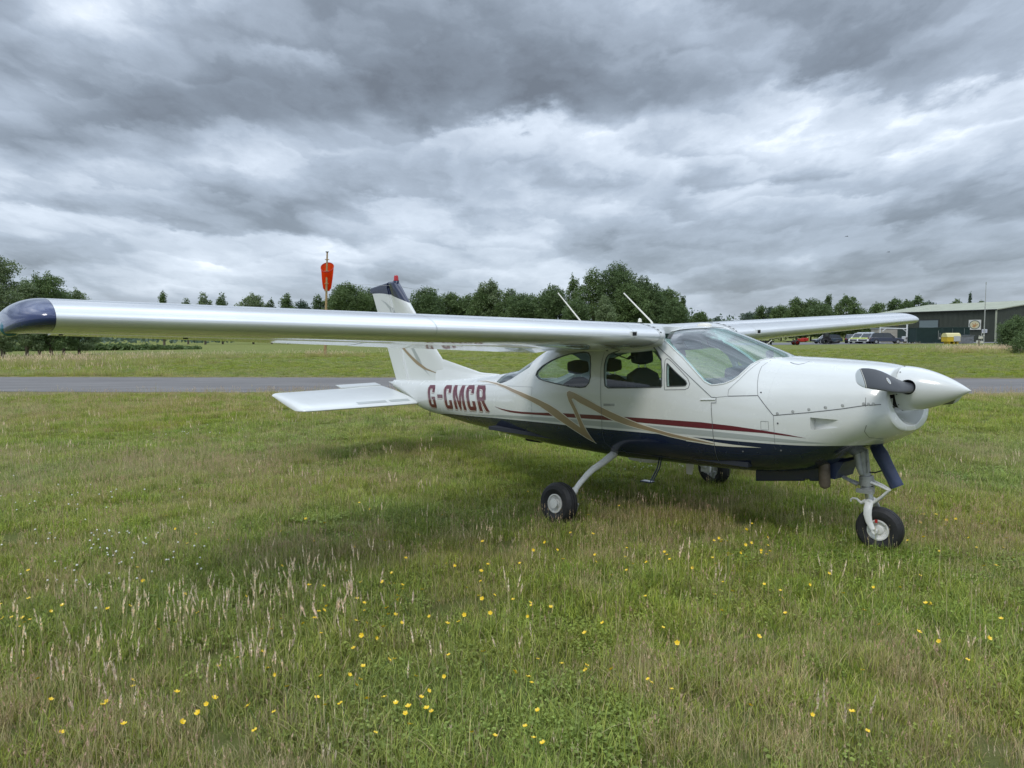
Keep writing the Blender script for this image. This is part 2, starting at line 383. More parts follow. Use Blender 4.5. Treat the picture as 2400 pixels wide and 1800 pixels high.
def glass_part(name, fn, m, offs=(.004,.009)):
    g = MB(); xs = list(np.arange(-2.2, 1.74, .05)); g2 = MB()
    g.loft([ring(x, 96, offs[0]) for x in xs]); g2.loft([ring(x, 96, offs[1]) for x in xs[1:-1]])
    me = shells_mesh(name, g, g2, [m])
    o = link(bpy.data.objects.new(name, me), PLANE)
    return boolean(o, cutter(fn), 'INTERSECT', ang=28)
glass_part('windshield', lambda mb: prism(P_WIND, -1, 1, mb), M_wind)
for s in (-1, 1):
    a, b = (-1, -.15) if s < 0 else (.15, 1)
    for nm, P in (('quarter_window', P_REAR), ('door_window', P_DOORW), ('vent_window', P_VENT)):
        glass_part(nm, lambda mb: prism(P, a, b, mb), M_glass)
glass_part('rear_window', lambda mb: mb.add([(x, y, 1.10) for x, y in P_BACK]+[(x, y, 2.2) for x, y in P_BACK], [(0,1,2,3),(7,6,5,4),(0,4,5,1),(1,5,6,2),(2,6,7,3),(3,7,4,0)]), M_glass)

def onsurf(x, z, side, off=0.0):
    return (x, side*(float(surfY(x, z))+off), z)
def surf_loop(name, poly, side, rad, m, off=0.0, parent=None, closed=True, step=.02, n=6):
    pts = []
    P = list(poly)+([poly[0]] if closed else [])
    for (a, b), (c, d) in zip(P[:-1], P[1:]):
        k = max(1, int(math.hypot(c-a, d-b)/step))
        pts += [onsurf(a+(c-a)*i/k, b+(d-b)*i/k, side, off) for i in range(k)]
    pts.append(onsurf(*P[-1], side, off))
    return MB().tube(pts, rad, n, flat=None).build(name, m, parent or PLANE)
def band(mb, poly, side, w, off, step=.02, closed=False):
    P = list(poly)+([poly[0]] if closed else []); pts = []
    for (a, b), (c, d) in zip(P[:-1], P[1:]):
        k = max(1, int(math.hypot(c-a, d-b)/step)); pts += [(a+(c-a)*i/k, b+(d-b)*i/k) for i in range(k)]
    pts.append(P[-1]); L = []; Rr = []
    for i, q in enumerate(pts):
        a = pts[max(i-1, 0)]; b = pts[min(i+1, len(pts)-1)]; dx, dz = b[0]-a[0], b[1]-a[1]; l = math.hypot(dx, dz) or 1
        nx, nz = -dz/l*w/2, dx/l*w/2
        L.append(onsurf(q[0]+nx, q[1]+nz, side, off)); Rr.append(onsurf(q[0]-nx, q[1]-nz, side, off))
    n = len(L); mb.add(L+Rr, [(i, i+1, n+i+1, n+i) for i in range(n-1)]); return mb
def decal(name, loops, m, off, side, parent=None, xs=.05, zs=.03):
    bm = bmesh.new()
    for loop in loops:
        vs = [bm.verts.new((x, 0, z)) for x, z in loop]
        for i in range(len(vs)): bm.edges.new((vs[i], vs[(i+1) % len(vs)]))
    bmesh.ops.triangle_fill(bm, use_beauty=True, use_dissolve=False, edges=bm.edges[:])
    X = [v.co.x for v in bm.verts]; Z = [v.co.z for v in bm.verts]
    for ax, lo, hi, st in ((0, min(X), max(X), xs), (2, min(Z), max(Z), zs)):
        q = lo+st
        while q < hi:
            no = (1,0,0) if ax == 0 else (0,0,1); co = (q,0,0) if ax == 0 else (0,0,q)
            bmesh.ops.bisect_plane(bm, geom=bm.verts[:]+bm.edges[:]+bm.faces[:], plane_co=co, plane_no=no, dist=1e-6); q += st
    for v in bm.verts: v.co.y = side*(float(surfY(v.co.x, v.co.z))+off)
    for f in bm.faces:
        f.normal_update()
        if f.normal.y*side < 0: f.normal_flip()
        f.smooth = True
    me = bpy.data.meshes.new(name); bm.to_mesh(me); bm.free(); me.materials.append(m)
    return link(bpy.data.objects.new(name, me), parent or fus)
def grow(poly, d):
    n = len(poly); A = sum(poly[i][0]*poly[(i+1) % n][1]-poly[(i+1) % n][0]*poly[i][1] for i in range(n)); sg = 1 if A > 0 else -1
    out = []
    for i in range(n):
        a, b, c = Vector(poly[i-1]), Vector(poly[i]), Vector(poly[(i+1) % n])
        d1 = (b-a).normalized(); d2 = (c-b).normalized(); n1 = Vector((d1.y, -d1.x))*sg; n2 = Vector((d2.y, -d2.x))*sg
        nn = (n1+n2); l = nn.length
        nn = nn/l if l > .2 else n1
        k = min(2.5, 1/max(.4, nn.dot(n1)))
        out.append((b.x+nn.x*d*k, b.y+nn.y*d*k))
    return out
MAR_U = [(-1.832,.898),(-1.663,.884),(-1.459,.880),(-1.223,.887),(-1.01,.898),(-.721,.917),(-.542,.928),(-.144,.944),(.243,.957),(.663,.968),(1.12,.976),(1.407,.968),(1.674,.953),(1.863,.938),(2.016,.920)]
MAR_L = [(-1.832,.898),(-1.665,.871),(-1.487,.860),(-1.249,.864),(-.912,.878),(-.668,.886),(-.373,.895),(-.052,.905),(.185,.912),(.471,.920),(.811,.922),(1.12,.924),(1.408,.929),(1.674,.932),(1.863,.926)]
GR_U = [(-2.589,.732),(-2.158,.768),(-1.599,.815),(-1.119,.846),(-.634,.869),(-.209,.884),(.242,.898),(.663,.906),(1.223,.909),(1.543,.904),(1.922,.897),(2.159,.889)]
GR_L = [(-2.589,.728),(-2.165,.756),(-1.742,.780),(-1.357,.801),(-.921,.820),(-.551,.830),(-.182,.836),(.093,.840),(.378,.848),(.743,.856),(1.222,.862),(1.541,.866),(1.919,.875)]
GOLD = [(-2.447,1.160),(-2.191,1.172),(-1.872,1.167),(-1.543,1.142),(-1.222,1.099),(-.946,1.048),(-.738,.995),(-.612,.95),(-.459,.876),(-.298,.801),
 (-.325,.872),(-.387,.973),(-.455,1.062),(-.482,1.119),(-.481,1.150),(-.451,1.163),(-.374,1.148),(-.207,1.096),(-.051,1.043),(.098,.998),(.242,.959),(.382,.924),(.47,.905),(.644,.875),(.808,.850),(.964,.832),(1.114,.816),(1.231,.803),
 (1.229,.796),(1.112,.800),(.961,.808),(.805,.823),(.642,.846),(.45,.866),(.311,.884),(.17,.912),(.025,.953),(-.128,1.004),(-.288,1.05),(-.388,1.091),(-.413,1.082),(-.305,.932),(-.222,.787),(-.146,.66),
 (-.224,.691),(-.32,.735),(-.47,.799),(-.635,.863),(-.758,.92),(-.908,.976),(-1.108,1.03),(-1.337,1.078),(-1.62,1.124),(-1.847,1.149),(-2.139,1.163)]
WTAIL = [(.988,.842),(1.232,.816),(1.4,.810),(1.653,.808),(1.397,.790),(1.228,.784),(.959,.797)]
NAVY2 = [(.74,.852),(.987,.846),(1.232,.822),(1.4,.816),(1.55,.826)]
# registration letters in a unit cell
LC = [(0,.12),(.14,0),(.86,0),(1,.12),(1,.38),(.66,.38),(.66,.16),(.34,.16),(.34,.84),(.66,.84),(.66,.68),(1,.68),(1,.88),(.86,1),(.14,1),(0,.88)]
LG = [(0,.12),(.14,0),(.86,0),(1,.12),(1,.50),(.50,.50),(.50,.37),(.66,.37),(.66,.16),(.34,.16),(.34,.84),(.66,.84),(.66,.68),(1,.68),(1,.88),(.86,1),(.14,1),(0,.88)]
LM = [(0,0),(.23,0),(.23,.62),(.43,0),(.57,0),(.77,.62),(.77,0),(1,0),(1,1),(.72,1),(.5,.36),(.28,1),(0,1)]
LR = [(0,0),(.33,0),(.33,.40),(.42,.40),(.68,0),(1.03,0),(.74,.42),(.93,.46),(1,.56),(1,.88),(.86,1),(0,1)]
LRh = [(.33,.55),(.60,.55),(.67,.61),(.67,.80),(.60,.85),(.33,.85)]
LH = [(0,.44),(1,.44),(1,.60),(0,.60)]
TEXT = [(0,.123,[LG]),(.170,.262,[LH]),(.288,.417,[LC]),(.452,.640,[LM]),(.678,.810,[LC]),(.850,.995,[LR,LRh])]
def tq(s, v, dx=0, dz=0, flip=False):
    if flip: s = 1-s
    T = (-3.619+1.534*s, 1.045+.081*s); B = (-3.557+1.612*s, .738+.084*s)
    return (B[0]+(T[0]-B[0])*v+dx, B[1]+(T[1]-B[1])*v+dz)
for side in (-1, 1):
    decal('maroon_stripe', [MAR_U+MAR_L[::-1][:-1]], M_maroon, .0016, side)
    decal('grey_stripe', [GR_U+GR_L[::-1]], M_grey, .0016, side)
    go = decal('gold_swoosh', [GOLD], M_gold, .0040, side)
    decal('swoosh_outline', [grow(GOLD, .007)], M_cream, .0028, side, go)
    decal('white_swoosh_tail', [WTAIL], M_cream, .0022, side)
    for k, (s0, s1, loops) in enumerate(TEXT):
        for nm, m, off, ddx, ddz in (('registration_letter', M_maroon, .0042, 0, 0), ('letter_outline', M_cream, .0030, -.011, -.010), ('letter_shadow', M_maroon, .0018, -.017, -.016)):
            fl = side > 0; sx = -1 if fl else 1
            L = [[tq(s0+(s1-s0)*a, b, ddx*sx, ddz, fl) for a, b in lp] for lp in loops]
            if nm == 'registration_letter': par = decal(nm, L, m, off, side, fus, .04, .04)
            else: decal(nm, L, m, off, side, par, .04, .04)
# panel seams, door, screws
for side in (-1, 1):
    mb = MB()
    band(mb, [(.405,1.701),(.735,1.523),(1.201,1.196),(1.244,1.196),(1.250,1.151),(1.205,1.148),(1.223,.986),(1.237,.794),(1.22,.60)], side, .0045, .0052)
    mb.build('door_seam', M_seam, PLANE); mb = MB()
    band(mb, [(-.060,1.555),(-.045,1.40),(-.028,1.332),(-.006,1.084),(.006,.935),(-.004,.68),(.06,.60),(1.15,.60)], side, .004, .0052)
    mb.build('door_seam', M_seam, PLANE)
    band(MB(), [(1.346,1.211),(1.602,1.229),(1.754,1.080),(2.038,1.123),(2.256,1.162),(2.404,1.194),(2.515,1.208)], side, .0055, .0022).build('panel_seam', M_seam, fus)
    band(MB(), [(1.602,1.229),(1.582,1.287),(1.551,1.383),(1.535,1.456),(1.56,1.504)], side, .003, .0022).build('panel_seam', M_seam, fus)
    band(MB(), [(1.244,1.196),(1.346,1.211),(1.342,1.264),(1.415,1.355),(1.465,1.437),(1.498,1.492)], side, .0025, .0022).build('panel_seam', M_seam, fus)
    band(MB(), [(1.754,1.08),(1.764,.966),(1.766,.855)], side, .0025, .0022).build('panel_seam', M_seam, fus)
    band(MB(), [(2.414,1.254),(2.421,1.187)], side, .003, .0022).build('panel_seam', M_seam, fus)
    band(MB(), [(1.651,1.026),(1.714,1.03),(1.719,.96),(1.655,.957)], side, .0025, .0022, closed=True).build('panel_seam', M_seam, fus)
    band(MB(), [(1.728,1.492),(1.775,1.482),(1.816,1.479),(1.852,1.486),(1.87,1.503)], side, .003, .0022).build('panel_seam', M_seam, fus)
    band(MB(), [(2.43,1.05),(2.41,1.0),(2.42,.95),(2.48,.935)], side, .003, .0022).build('panel_seam', M_seam, fus)
    band(MB(), [(-1.05,1.17),(-2.1,1.135),(-3.1,1.06)], side, .002, .0022).build('panel_seam', M_seam, fus)
    for xx in (-2.22,-2.95,-3.62): band(MB(), [(xx, float(sec(xx)[0])-.03),(xx, float(sec(xx)[1])+.04)], side, .0016, .0046).build('panel_seam', M_grey, fus)
    band(MB(), [(-1.05,1.17),(-1.05,.83)], side, .002, .0022).build('panel_seam', M_seam, fus)
    for (x, z) in [(1.785,1.098),(1.907,1.121),(2.029,1.145),(2.15,1.167),(2.267,1.188),(2.406,1.207),(2.436,1.206),(2.466,1.209),(1.622,1.254),(1.792,1.02),(1.484,.759),(1.806,.801)]:
        y = float(surfY(x, z)); big_ = z > 1.05 and x > 1.7
        MB().lathe([(0,.012 if big_ else .007),(.0035,.012 if big_ else .007),(.0045,.007),(.0045,0)], (x, side*(y-.001), z), (0, side, .12), 12).build('fastener', M_gearg if big_ else M_seam, fus)
    surf_loop('window_seal', P_REAR, side, .0065, M_seal, .000)
    surf_loop('window_seal', P_DOORW, side, .0055, M_seal, .000)
    surf_loop('window_seal', P_VENT, side, .0045, M_seal, .000)
    surf_loop('vent_frame', P_VENTF, side, .0030, M_seam, -.0005)
    # door handle: recessed paddle
    dh = MB(); P = [(.028,1.066),(.162,1.073),(.162,1.052),(.028,1.044)]
    dh.add([onsurf(x, z, side, .0045) for x, z in P]+[onsurf(x, z, side, -.002) for x, z in P], [(0,1,2,3),(0,4,5,1),(1,5,6,2),(2,6,7,3),(3,7,4,0)])
    dh.build('door_handle', M_gearg, PLANE)
    hb = MB(); hb.tube([onsurf(1.10,1.168, side, .004), onsurf(1.239,1.177, side, .004)], .0065, 8); hb.build('door_hinge', M_white, PLANE)
# windshield edge moulding
for side in (-1, 1):
    surf_loop('windshield_seal', P_WIND[:8][::-1], side, .006, M_white, .001, closed=False)
    surf_loop('windshield_seal', [(1.60,1.5245),(1.565,1.522),(1.522,1.517),(1.49,1.507),(1.469,1.491),(1.448,1.468),(1.423,1.422),(1.396,1.379),(1.355,1.341),(1.294,1.313),(1.224,1.300),(1.177,1.296)], side, .006, M_white, .001, closed=False)

# ---- cowling (solid, so that the air intake can be scooped out of it)
cw = MB(); xs = [1.6905]+list(np.arange(1.72, 2.44, .03))+[2.45,2.47,2.485,2.497]
rings = [ring(x) for x in xs]
for k, (dxx, sc) in enumerate([(.008,.985),(.013,.955),(.014,.90)]):
    b = ring(2.497); cz = 1.20; rings.append([(x+dxx, y*sc, cz+(z-cz)*sc) for x, y, z in b])
cw.loft(rings); me = shells_mesh('engine_cowling', cw, None, [M_hull])
cowl = link(bpy.data.objects.new('engine_cowling', me), PLANE)
def intake(mb):
    # half-ellipse scoop below the spinner, deepening towards the rear
    def rg(x, w, h, zt=1.272, z0=1.262):
        a = [(x, w*math.cos(math.pi*k/28), z0-h*math.sin(math.pi*k/28)) for k in range(29)]
        return a+[(x, -w, zt), (x, w, zt)]
    mb.loft([rg(2.46, .19, .12), rg(2.49, .26, .17), rg(2.53, .308, .208), rg(2.58, .328, .232), rg(2.64, .340, .248), rg(3.0, .375, .29)])
boolean(cowl, cutter(intake), ang=32)
def naca(mb):
    for s in (-1, 1):
        a = [(2.042,1.085),(2.252,1.078),(2.252,1.022),(2.047,.987)]
        ys = [float(surfY(x, z)) for x, z in a]
        dep = [.075, -.004, -.004, .075]
        vs = [(x, s*(y+.06), z) for (x, z), y in zip(a, ys)]+[(x, s*(y-d), z) for (x, z), y, d in zip(a, ys, dep)]
        mb.add(vs, [(0,1,2,3),(4,7,6,5),(0,4,5,1),(1,5,6,2),(2,6,7,3),(3,7,4,0)])
boolean(cowl, cutter(naca), ang=32)
MB().lathe([(0,.150),(.03,.155),(.03,.02)], (2.47,0,1.303), (1,0,.02), 40).build('engine_backplate', M_dark, PLANE)
MB().lathe([(2.36-2.36,.10),(.11,.10)], (2.37,0,1.26), (1,0,0), 24, cap=True).build('crankcase_nose', M_exh, PLANE)
for s in (-1, 1):
    MB().add([(2.36,s*.10,1.20),(2.50,s*.155,1.235),(2.52,s*.20,1.10),(2.37,s*.16,1.10),(2.36,s*.11,1.20),(2.50,s*.165,1.235),(2.52,s*.21,1.10),(2.37,s*.17,1.10)], [(0,1,2,3),(7,6,5,4),(0,4,5,1),(1,5,6,2),(2,6,7,3),(3,7,4,0)]).build('intake_baffle', M_white, PLANE)

# ---- spinner and two-blade propeller
sp = MB(); R0 = .172
prof = [(0,.150),(0,.166),(.004,.171),(.012,.1725)]
for k in range(1, 26):
    q = k/25; prof.append((.012+.45*q, R0*(1-q**1.75)**.92 if q < 1 else .001))
sp.lathe(prof, (2.514,0,1.302), (1,0,.010), 56)
me = bpy.data.meshes.new('spinner'); me.from_pydata(sp.v, [], sp.f); me.materials.append(M_white); me.materials.append(M_dark); me.update(); fix_normals(me)
spin = link(bpy.data.objects.new('spinner', me), PLANE)
BA = math.atan2(-.12, 1.0)
bd = Vector((0, -math.cos(BA), -math.sin(BA)))   # towards the near blade tip
def hubcut(mb):
    for s in (-1, 1):
        d = bd*s; mb.lathe([(.09,.056),(.20,.056)], Vector((2.602,0,1.306)), d, 28, cap=True)
boolean(spin, cutter(hubcut), ang=30)
MB().lathe([(0,.140),(.16,.10)], (2.53,0,1.302), (1,0,0), 30, cap=True).build('hub_filler', M_dark, spin)
for k in range(12):
    a = k/12*2*math.pi+.2; MB().lathe([(0,.005),(.002,.005),(.0025,0)], (2.533, .1735*math.cos(a), 1.302+.1735*math.sin(a)), (0, math.cos(a), math.sin(a)), 8).build('spinner_screw', M_seam, spin)
for s in (1, -1):
    root = Vector((2.602, 0, 1.306)); d = bd*s; e1 = Vector((1,0,0)); e2 = d.cross(e1)*(-1 if s > 0 else 1)
    if s > 0 and e2.z < 0: e2 = -e2
    if s < 0: e2 = -e2 if e2.z > 0 else e2
    # stations: radius, chord, pitch angle from the disc plane, thickness ratio, chordwise shift
    stn = [(.10,.082,62,.95,0),(.15,.095,56,.74,0),(.20,.128,50,.40,.004),(.28,.155,43,.24,.010),(.38,.168,37,.17,.016),(.50,.174,31,.13,.020),(.62,.168,27,.11,.024),(.74,.162,24,.10,.022),(.86,.148,21.5,.09,.018),(.92,.136,20.5,.09,.014),(.97,.112,20,.09,.008),(1.005,.080,20,.09,.002),(1.022,.045,20,.09,-.004),(1.028,.012,20,.1,-.006)]
    def bring(r, c, pa, th, sh):
        pa = R(pa); u = (e2*math.cos(pa)-e1*math.sin(pa)*(1 if s > 0 else 1)); w = u.cross(d); o = []
        for k in range(24):
            an = 2*math.pi*k/24; X = math.cos(an)*c/2+sh; Y = math.sin(an)*c*th/2*(1-.25*math.cos(an))
            o.append(root+d*r+u*X+w*Y)
        return o
    pb = MB(); i1 = 10
    import bisect
    fine = []
    rs = [q[0] for q in stn]
    for r in list(np.linspace(.10,.915,34)): 
        fine.append([r]+[float(np.interp(r, rs, [q[k] for q in stn])) for k in range(1,5)])
    pb.loft([bring(*q) for q in fine]); blade = pb.build('propeller_blade', M_blade, spin, ang=50)
    pt = MB(); fine = []
    for r in list(np.linspace(.918,1.0,8))+[1.008,1.016,1.022,1.026,1.028]: fine.append([r]+[float(np.interp(r, rs, [q[k] for q in stn])) for k in range(1,5)])
    pt.loft([bring(*q) for q in fine]); pt.build('blade_tip', M_bladetip, blade if False else spin, ang=50)
    pr = MB(); r0 = [[r]+[float(np.interp(r, rs, [q[k] for q in stn])) for k in range(1,5)] for r in (.900,.908)]
    for q in r0: q[1] *= 1.02; q[3] *= 1.16
    pr.loft([bring(*q) for q in r0]); pr.build('tip_line', M_cream, spin, ang=50)
    # maker's roundel
    q = [.50]+[float(np.interp(.50, rs, [z[k] for z in stn])) for k in range(1,5)]
    pa = R(q[2]); u = (e2*math.cos(pa)-e1*math.sin(pa)); w = u.cross(d)
    for sg in (1, -1):
        cpt = root+d*.50+u*(q[4])+w*sg*(q[1]*q[3]/2+.0008)
        MB().lathe([(0,.026),(.0012,.026),(.0013,.020)], cpt, w*sg, 28, cap=True).build('blade_roundel', M_cream, spin)
        MB().lathe([(0,.018),(.0006,.018),(.0006,.006)], cpt+w*sg*.0014, w*sg, 28, cap=True).build('blade_roundel', M_tipgrey, spin)

# ---- wings
def foil(c, t_, m_=.0250, p_=.4, n=46, a=0.0, b=1.0):
    k = np.linspace(0, np.pi, n); x = a+(b-a)*.5*(1-np.cos(k))
    yt = 5*t_*(.2969*np.sqrt(x)-.126*x-.3516*x**2+.2843*x**3-.1036*x**4)
    yc = np.where(x < p_, m_/p_**2*(2*p_*x-x*x), m_/(1-p_)**2*((1-2*p_)+2*p_*x-x*x))
    return x*c, (yc+yt)*c, (yc-yt)*c
def wstat(y):
    s = abs(y)/5.1; c = 1.7372+(1.2864-1.7372)*s; tk = .150+(.143-.150)*s; an = .085+(.035-.085)*s
    return c, tk, an, .7002+(.6872-.7002)*s, 1.695+(1.860-1.695)*s
def wring(y, a=0.0, b=1.0, sc=1.0, tsc=1.0, rot=0.0, xo=0.0, n=46):
    c, tk, an, xl, zl = wstat(y); X, U, L = foil(c, tk, a=a, b=b, n=n)
    ca, sa = math.cos(an), math.sin(an); xm = c*.42
    def P(x, z):
        x = xm+(x-xm)*sc; z = z*tsc
        if rot:
            hx = c*a; x, z = hx+(x-hx)*math.cos(rot)+z*math.sin(rot), -(x-hx)*math.sin(rot)+z*math.cos(rot)
        return (xl-(x*ca+z*sa)-xo, y, zl+z*ca-x*sa)
    return [P(x, z) for x, z in zip(X[::-1], U[::-1])]+[P(x, z) for x, z in zip(X[1:] if a == 0 else X, L[1:] if a == 0 else L)]
NAMES = {-1: 'wing', 1: 'wing'}
for s in (-1, 1):
    mb = MB()
    ys = [.56,.62]; mb.loft([wring(s*y) for y in ys])
    mb.loft([wring(s*y, 0, .775) for y in np.linspace(.62, 5.12, 28)])
    mb.loft([wring(s*y) for y in (5.12,5.268)])
    wing = mb.build('wing', M_wing, PLANE, ang=30)
    f = MB(); f.loft([wring(s*y, .78, 1.0, rot=R(7)) for y in np.linspace(.635, 2.93, 10)]); f.build('flap', M_wing, wing, ang=30)
    f = MB(); f.loft([wring(s*y, .78, 1.0, rot=R(6.5 if s < 0 else 4)) for y in np.linspace(2.95, 5.105, 10)]); f.build('aileron', M_wing, wing, ang=30)
    f = MB(); rr = [wring(s*5.270)]
    for k in range(1, 15):
        q = k/14; a_ = q*math.pi/2
        e_ = math.cos(a_)**.75; rr.append([(x, y, z-.062*(1-math.cos(a_))) for x, y, z in wring(s*(5.270+.185*math.sin(a_)), 0, 1, .22+.78*max(0,math.cos(a_))**.85, max(.03, max(0,math.cos(a_))**.6), xo=.08*(1-math.cos(a_)))])
    f.loft(rr); tip = f.build('wing_tip', M_tipnavy if s < 0 else M_tipgrey, wing, ang=60)
    # navigation light, let into the outer front corner of the tip
    c, tk, an, xl, zl = wstat(5.43)
    nl = MB(); nl.lathe([(-.035,.0),(-.03,.026),(-.01,.040),(.015,.044),(.04,.036),(.055,.018),(.06,0)], (.33, s*5.405, zl-.050), (.62, s*.6, -.05), 20); nl.build('navigation_light', M_teal if s < 0 else M_red, wing)
    # skin joints and rivet lines
    for yy in (.98, 3.05):
        j = MB(); a = wring(s*yy, tsc=1.004, sc=1.0008); b = wring(s*(yy+.006), tsc=1.004, sc=1.0008); j.loft([a, b], cap=False); j.build('skin_joint', M_grey, wing)
    # fresh-air inlet in the leading edge
    c, tk, an, xl, zl = wstat(1.0)
    ai = MB(); ai.box((xl-.012, s*1.0-.028, zl-.006), (xl+.010, s*1.0+.028, zl+.026)); o_ = ai.build('air_inlet', M_dark, wing, smooth=False)
    fr_ = MB(); y0, y1, z0, z1 = s*1.0-.034, s*1.0+.034, zl-.012, zl+.032
    fr_.box((xl-.02, y0, z1-.006), (xl+.0115, y1, z1)); fr_.box((xl-.02, y0, z0), (xl+.0115, y1, z0+.006)); fr_.box((xl-.02, y0, z0+.006), (xl+.0115, y0+.006, z1-.006)); fr_.box((xl-.02, y1-.006, z0+.006), (xl+.0115, y1, z1-.006)); fr_.build('inlet_frame', M_white, wing, smooth=False)
    for yy in np.arange(.95, 5.2, .42):
        c, tk, an, xl, zl = wstat(yy); X, U, L = foil(c, tk, n=40); rv = MB()
        for k in range(1, 34):
            xx = .012+.022*k; zu = float(np.interp(xx*c, X, L)); ca, sa = math.cos(an), math.sin(an)
            px_, pz = xl-(xx*c*ca+zu*sa), zl+zu*ca-xx*c*sa; rv.add([(px_-.003, s*yy-.003, pz-.0012),(px_+.003, s*yy-.003, pz-.0012),(px_+.003, s*yy+.003, pz-.0012),(px_-.003, s*yy+.003, pz-.0012)], [(0,1,2,3)])
        o_ = rv.build('rivet_row', M_gearg, wing, smooth=False); o_['kind'] = 'stuff'
    # aileron hinges
    for yy in (4.35, 5.08):
        c, tk, an, xl, zl = wstat(yy); hx = xl-c*.785; hz = zl-.785*c*math.sin(an)-.03
        MB().box((hx-.035, s*yy-.006, hz-.012), (hx+.03, s*yy+.006, hz+.02)).build('aileron_hinge', M_dark, wing, smooth=False)
# upper skin over the cabin between the wings
cs = MB()
def croof(y):
    r = wring(y); k = min(1, max(0, (.60-abs(y))/.20)); k = k*k*(3-2*k); xm = .72-.16*k; zl_ = 1.50+.235*k
    return [(min(x, xm+.02*(z-1.7)), yy, max(z, zl_)) for x, yy, z in r]
cs.loft([croof(y) for y in np.linspace(-.60, .60, 33)]); cs.build('roof_fairing', M_white, PLANE, ang=50)
for s in (-1, 1):   # root gap strip with its cut-outs
    mb = MB(); r = wring(s*.60, tsc=1.02, sc=1.004)
    a = wring(s*.585, tsc=1.012, sc=1.003); b = wring(s*.635, tsc=1.012, sc=1.003); mb.loft([a, b], cap=False); mb.build('root_strip', M_white, PLANE)
    mb = MB()
    for k in range(8):
        i = 45-2-k*2; q = [Vector(wring(s*yy, tsc=1.02, sc=1.005)[j]) for yy in (.597,.622) for j in (i, i-1)]
        mb.add([q[0], q[1], q[3], q[2]], [(0,1,2,3)])
    mb.build('strip_slots', M_seam, PLANE)
# fairing that blends the wing's lower surface into the cabin side
for s in (-1, 1):
    mb = MB(); rr = []
    for x in np.linspace(-.95, .60, 26):
        z0 = 1.50+.0*x; c, tk, an, xl, zl = wstat(.65); X, U, L = foil(c, tk); zz = zl+float(np.interp(xl-x, X, L))-(xl-x)*math.sin(an)
        q = []
        for k in range(9):
            a_ = k/8; zc_ = zz-.05*(1-a_)**2+.014; yb = float(surfY(x, min(zc_, float(sec(x)[0])-.03)))
            q.append((x, s*(yb-.006+.10*a_**2.0), zc_))
        q = q+[(x, q[-1][1], q[-1][2]+.03), (x, s*.35, q[-1][2]+.03), (x, s*.35, q[0][2])]
        rr.append(q)
    mb.loft(rr); mb.build('wing_root_fairing', M_white, PLANE, ang=40)

# ---- cabin interior
def rbox(mb, c, size, tilt=0.0, n=4, rows=9):
    cx, cy, cz = c; L, Wd, H = size; rr = []
    for i in range(rows):
        q = -1+2*i/(rows-1); sc = (1-abs(q)**n)**(1/n) if abs(q) < 1 else .25; sc = max(sc, .30)
        z = q*H/2; ring_ = []
        for k in range(28):
            a = 2*math.pi*k/28; X = math.copysign(abs(math.cos(a))**.5, math.cos(a))*L/2*sc; Y = math.copysign(abs(math.sin(a))**.5, math.sin(a))*Wd/2*sc
            ring_.append((cx+X*math.cos(tilt)-z*math.sin(tilt), cy+Y, cz+z*math.cos(tilt)+X*math.sin(tilt)*.0))
        rr.append(ring_)
    mb.loft(rr); return mb
for (x, yy, zt) in ((.20,-.27,1.585),(.20,.27,1.575),(-.66,-.27,1.46),(-.66,.27,1.46)):
    h = zt-.19
    bk = rbox(MB(), (x+.03, yy, h-.24), (.13,.44,.50), .12).build('seat_backrest', M_seat, PLANE)
    rbox(MB(), (x, yy, zt-.075), (.105,.27,.15), .08).build('headrest', M_seat, bk)
    for dd in (-.05, .05): MB().tube([(x, yy+dd, h-.02), (x, yy+dd, zt-.10)], .006, 6).build('headrest_post', M_alu, bk)
    rbox(MB(), (x+.27, yy, .83), (.50,.46,.16)).build('seat_cushion', M_seat, PLANE)
dash = MB()
dash.loft([[(x, y, z) for y, z in ((-.50*w,.90),(-.52*w,1.22),(-.46*w,zt-.05),(-.36*w,zt),(.36*w,zt),(.46*w,zt-.05),(.52*w,1.22),(.50*w,.90))] for x, w, zt in ((1.02,.98,1.325),(1.06,1.0,1.335),(1.25,.98,1.36),(1.42,.92,1.40),(1.56,.86,1.45))])
dash.build('instrument_panel', M_dash, PLANE, ang=40)
rbox(MB(), (1.14,.0,1.37), (.10,.52,.14)).build('glareshield_binnacle', M_dash, PLANE)
MB().tube([(.98,y0,1.20) for y0 in ()]+[(1.00,-.27+.16*math.cos(a),1.20+.10*math.sin(a)) for a in np.linspace(-.6,math.pi+.6,20)], .013, 8).build('control_yoke', M_dash, PLANE)
MB().tube([(1.00,.27+.16*math.cos(a),1.20+.10*math.sin(a)) for a in np.linspace(-.6,math.pi+.6,20)], .013, 8).build('control_yoke', M_dash, PLANE)
rbox(MB(), (1.40,.0,1.545), (.05,.07,.07)).build('compass', M_dash, PLANE)
MB().box((-1.9,-.50,.62),(1.5,.50,.66)).build('cabin_floor', M_seat, PLANE, smooth=False)
for yy, zz in ((-.16,1.60),(.20,1.60)): rbox(MB(), (.72, yy, zz+.03), (.03,.26,.10), .5).build('sun_visor', M_dash, PLANE)
# seat belts at the door post
MB().tube([(-.05,-.52,1.58),(.02,-.40,1.52),(.10,-.36,1.49),(.20,-.42,1.52)], .022, 8, flat=.25).build('seat_belt', M_seat, PLANE)

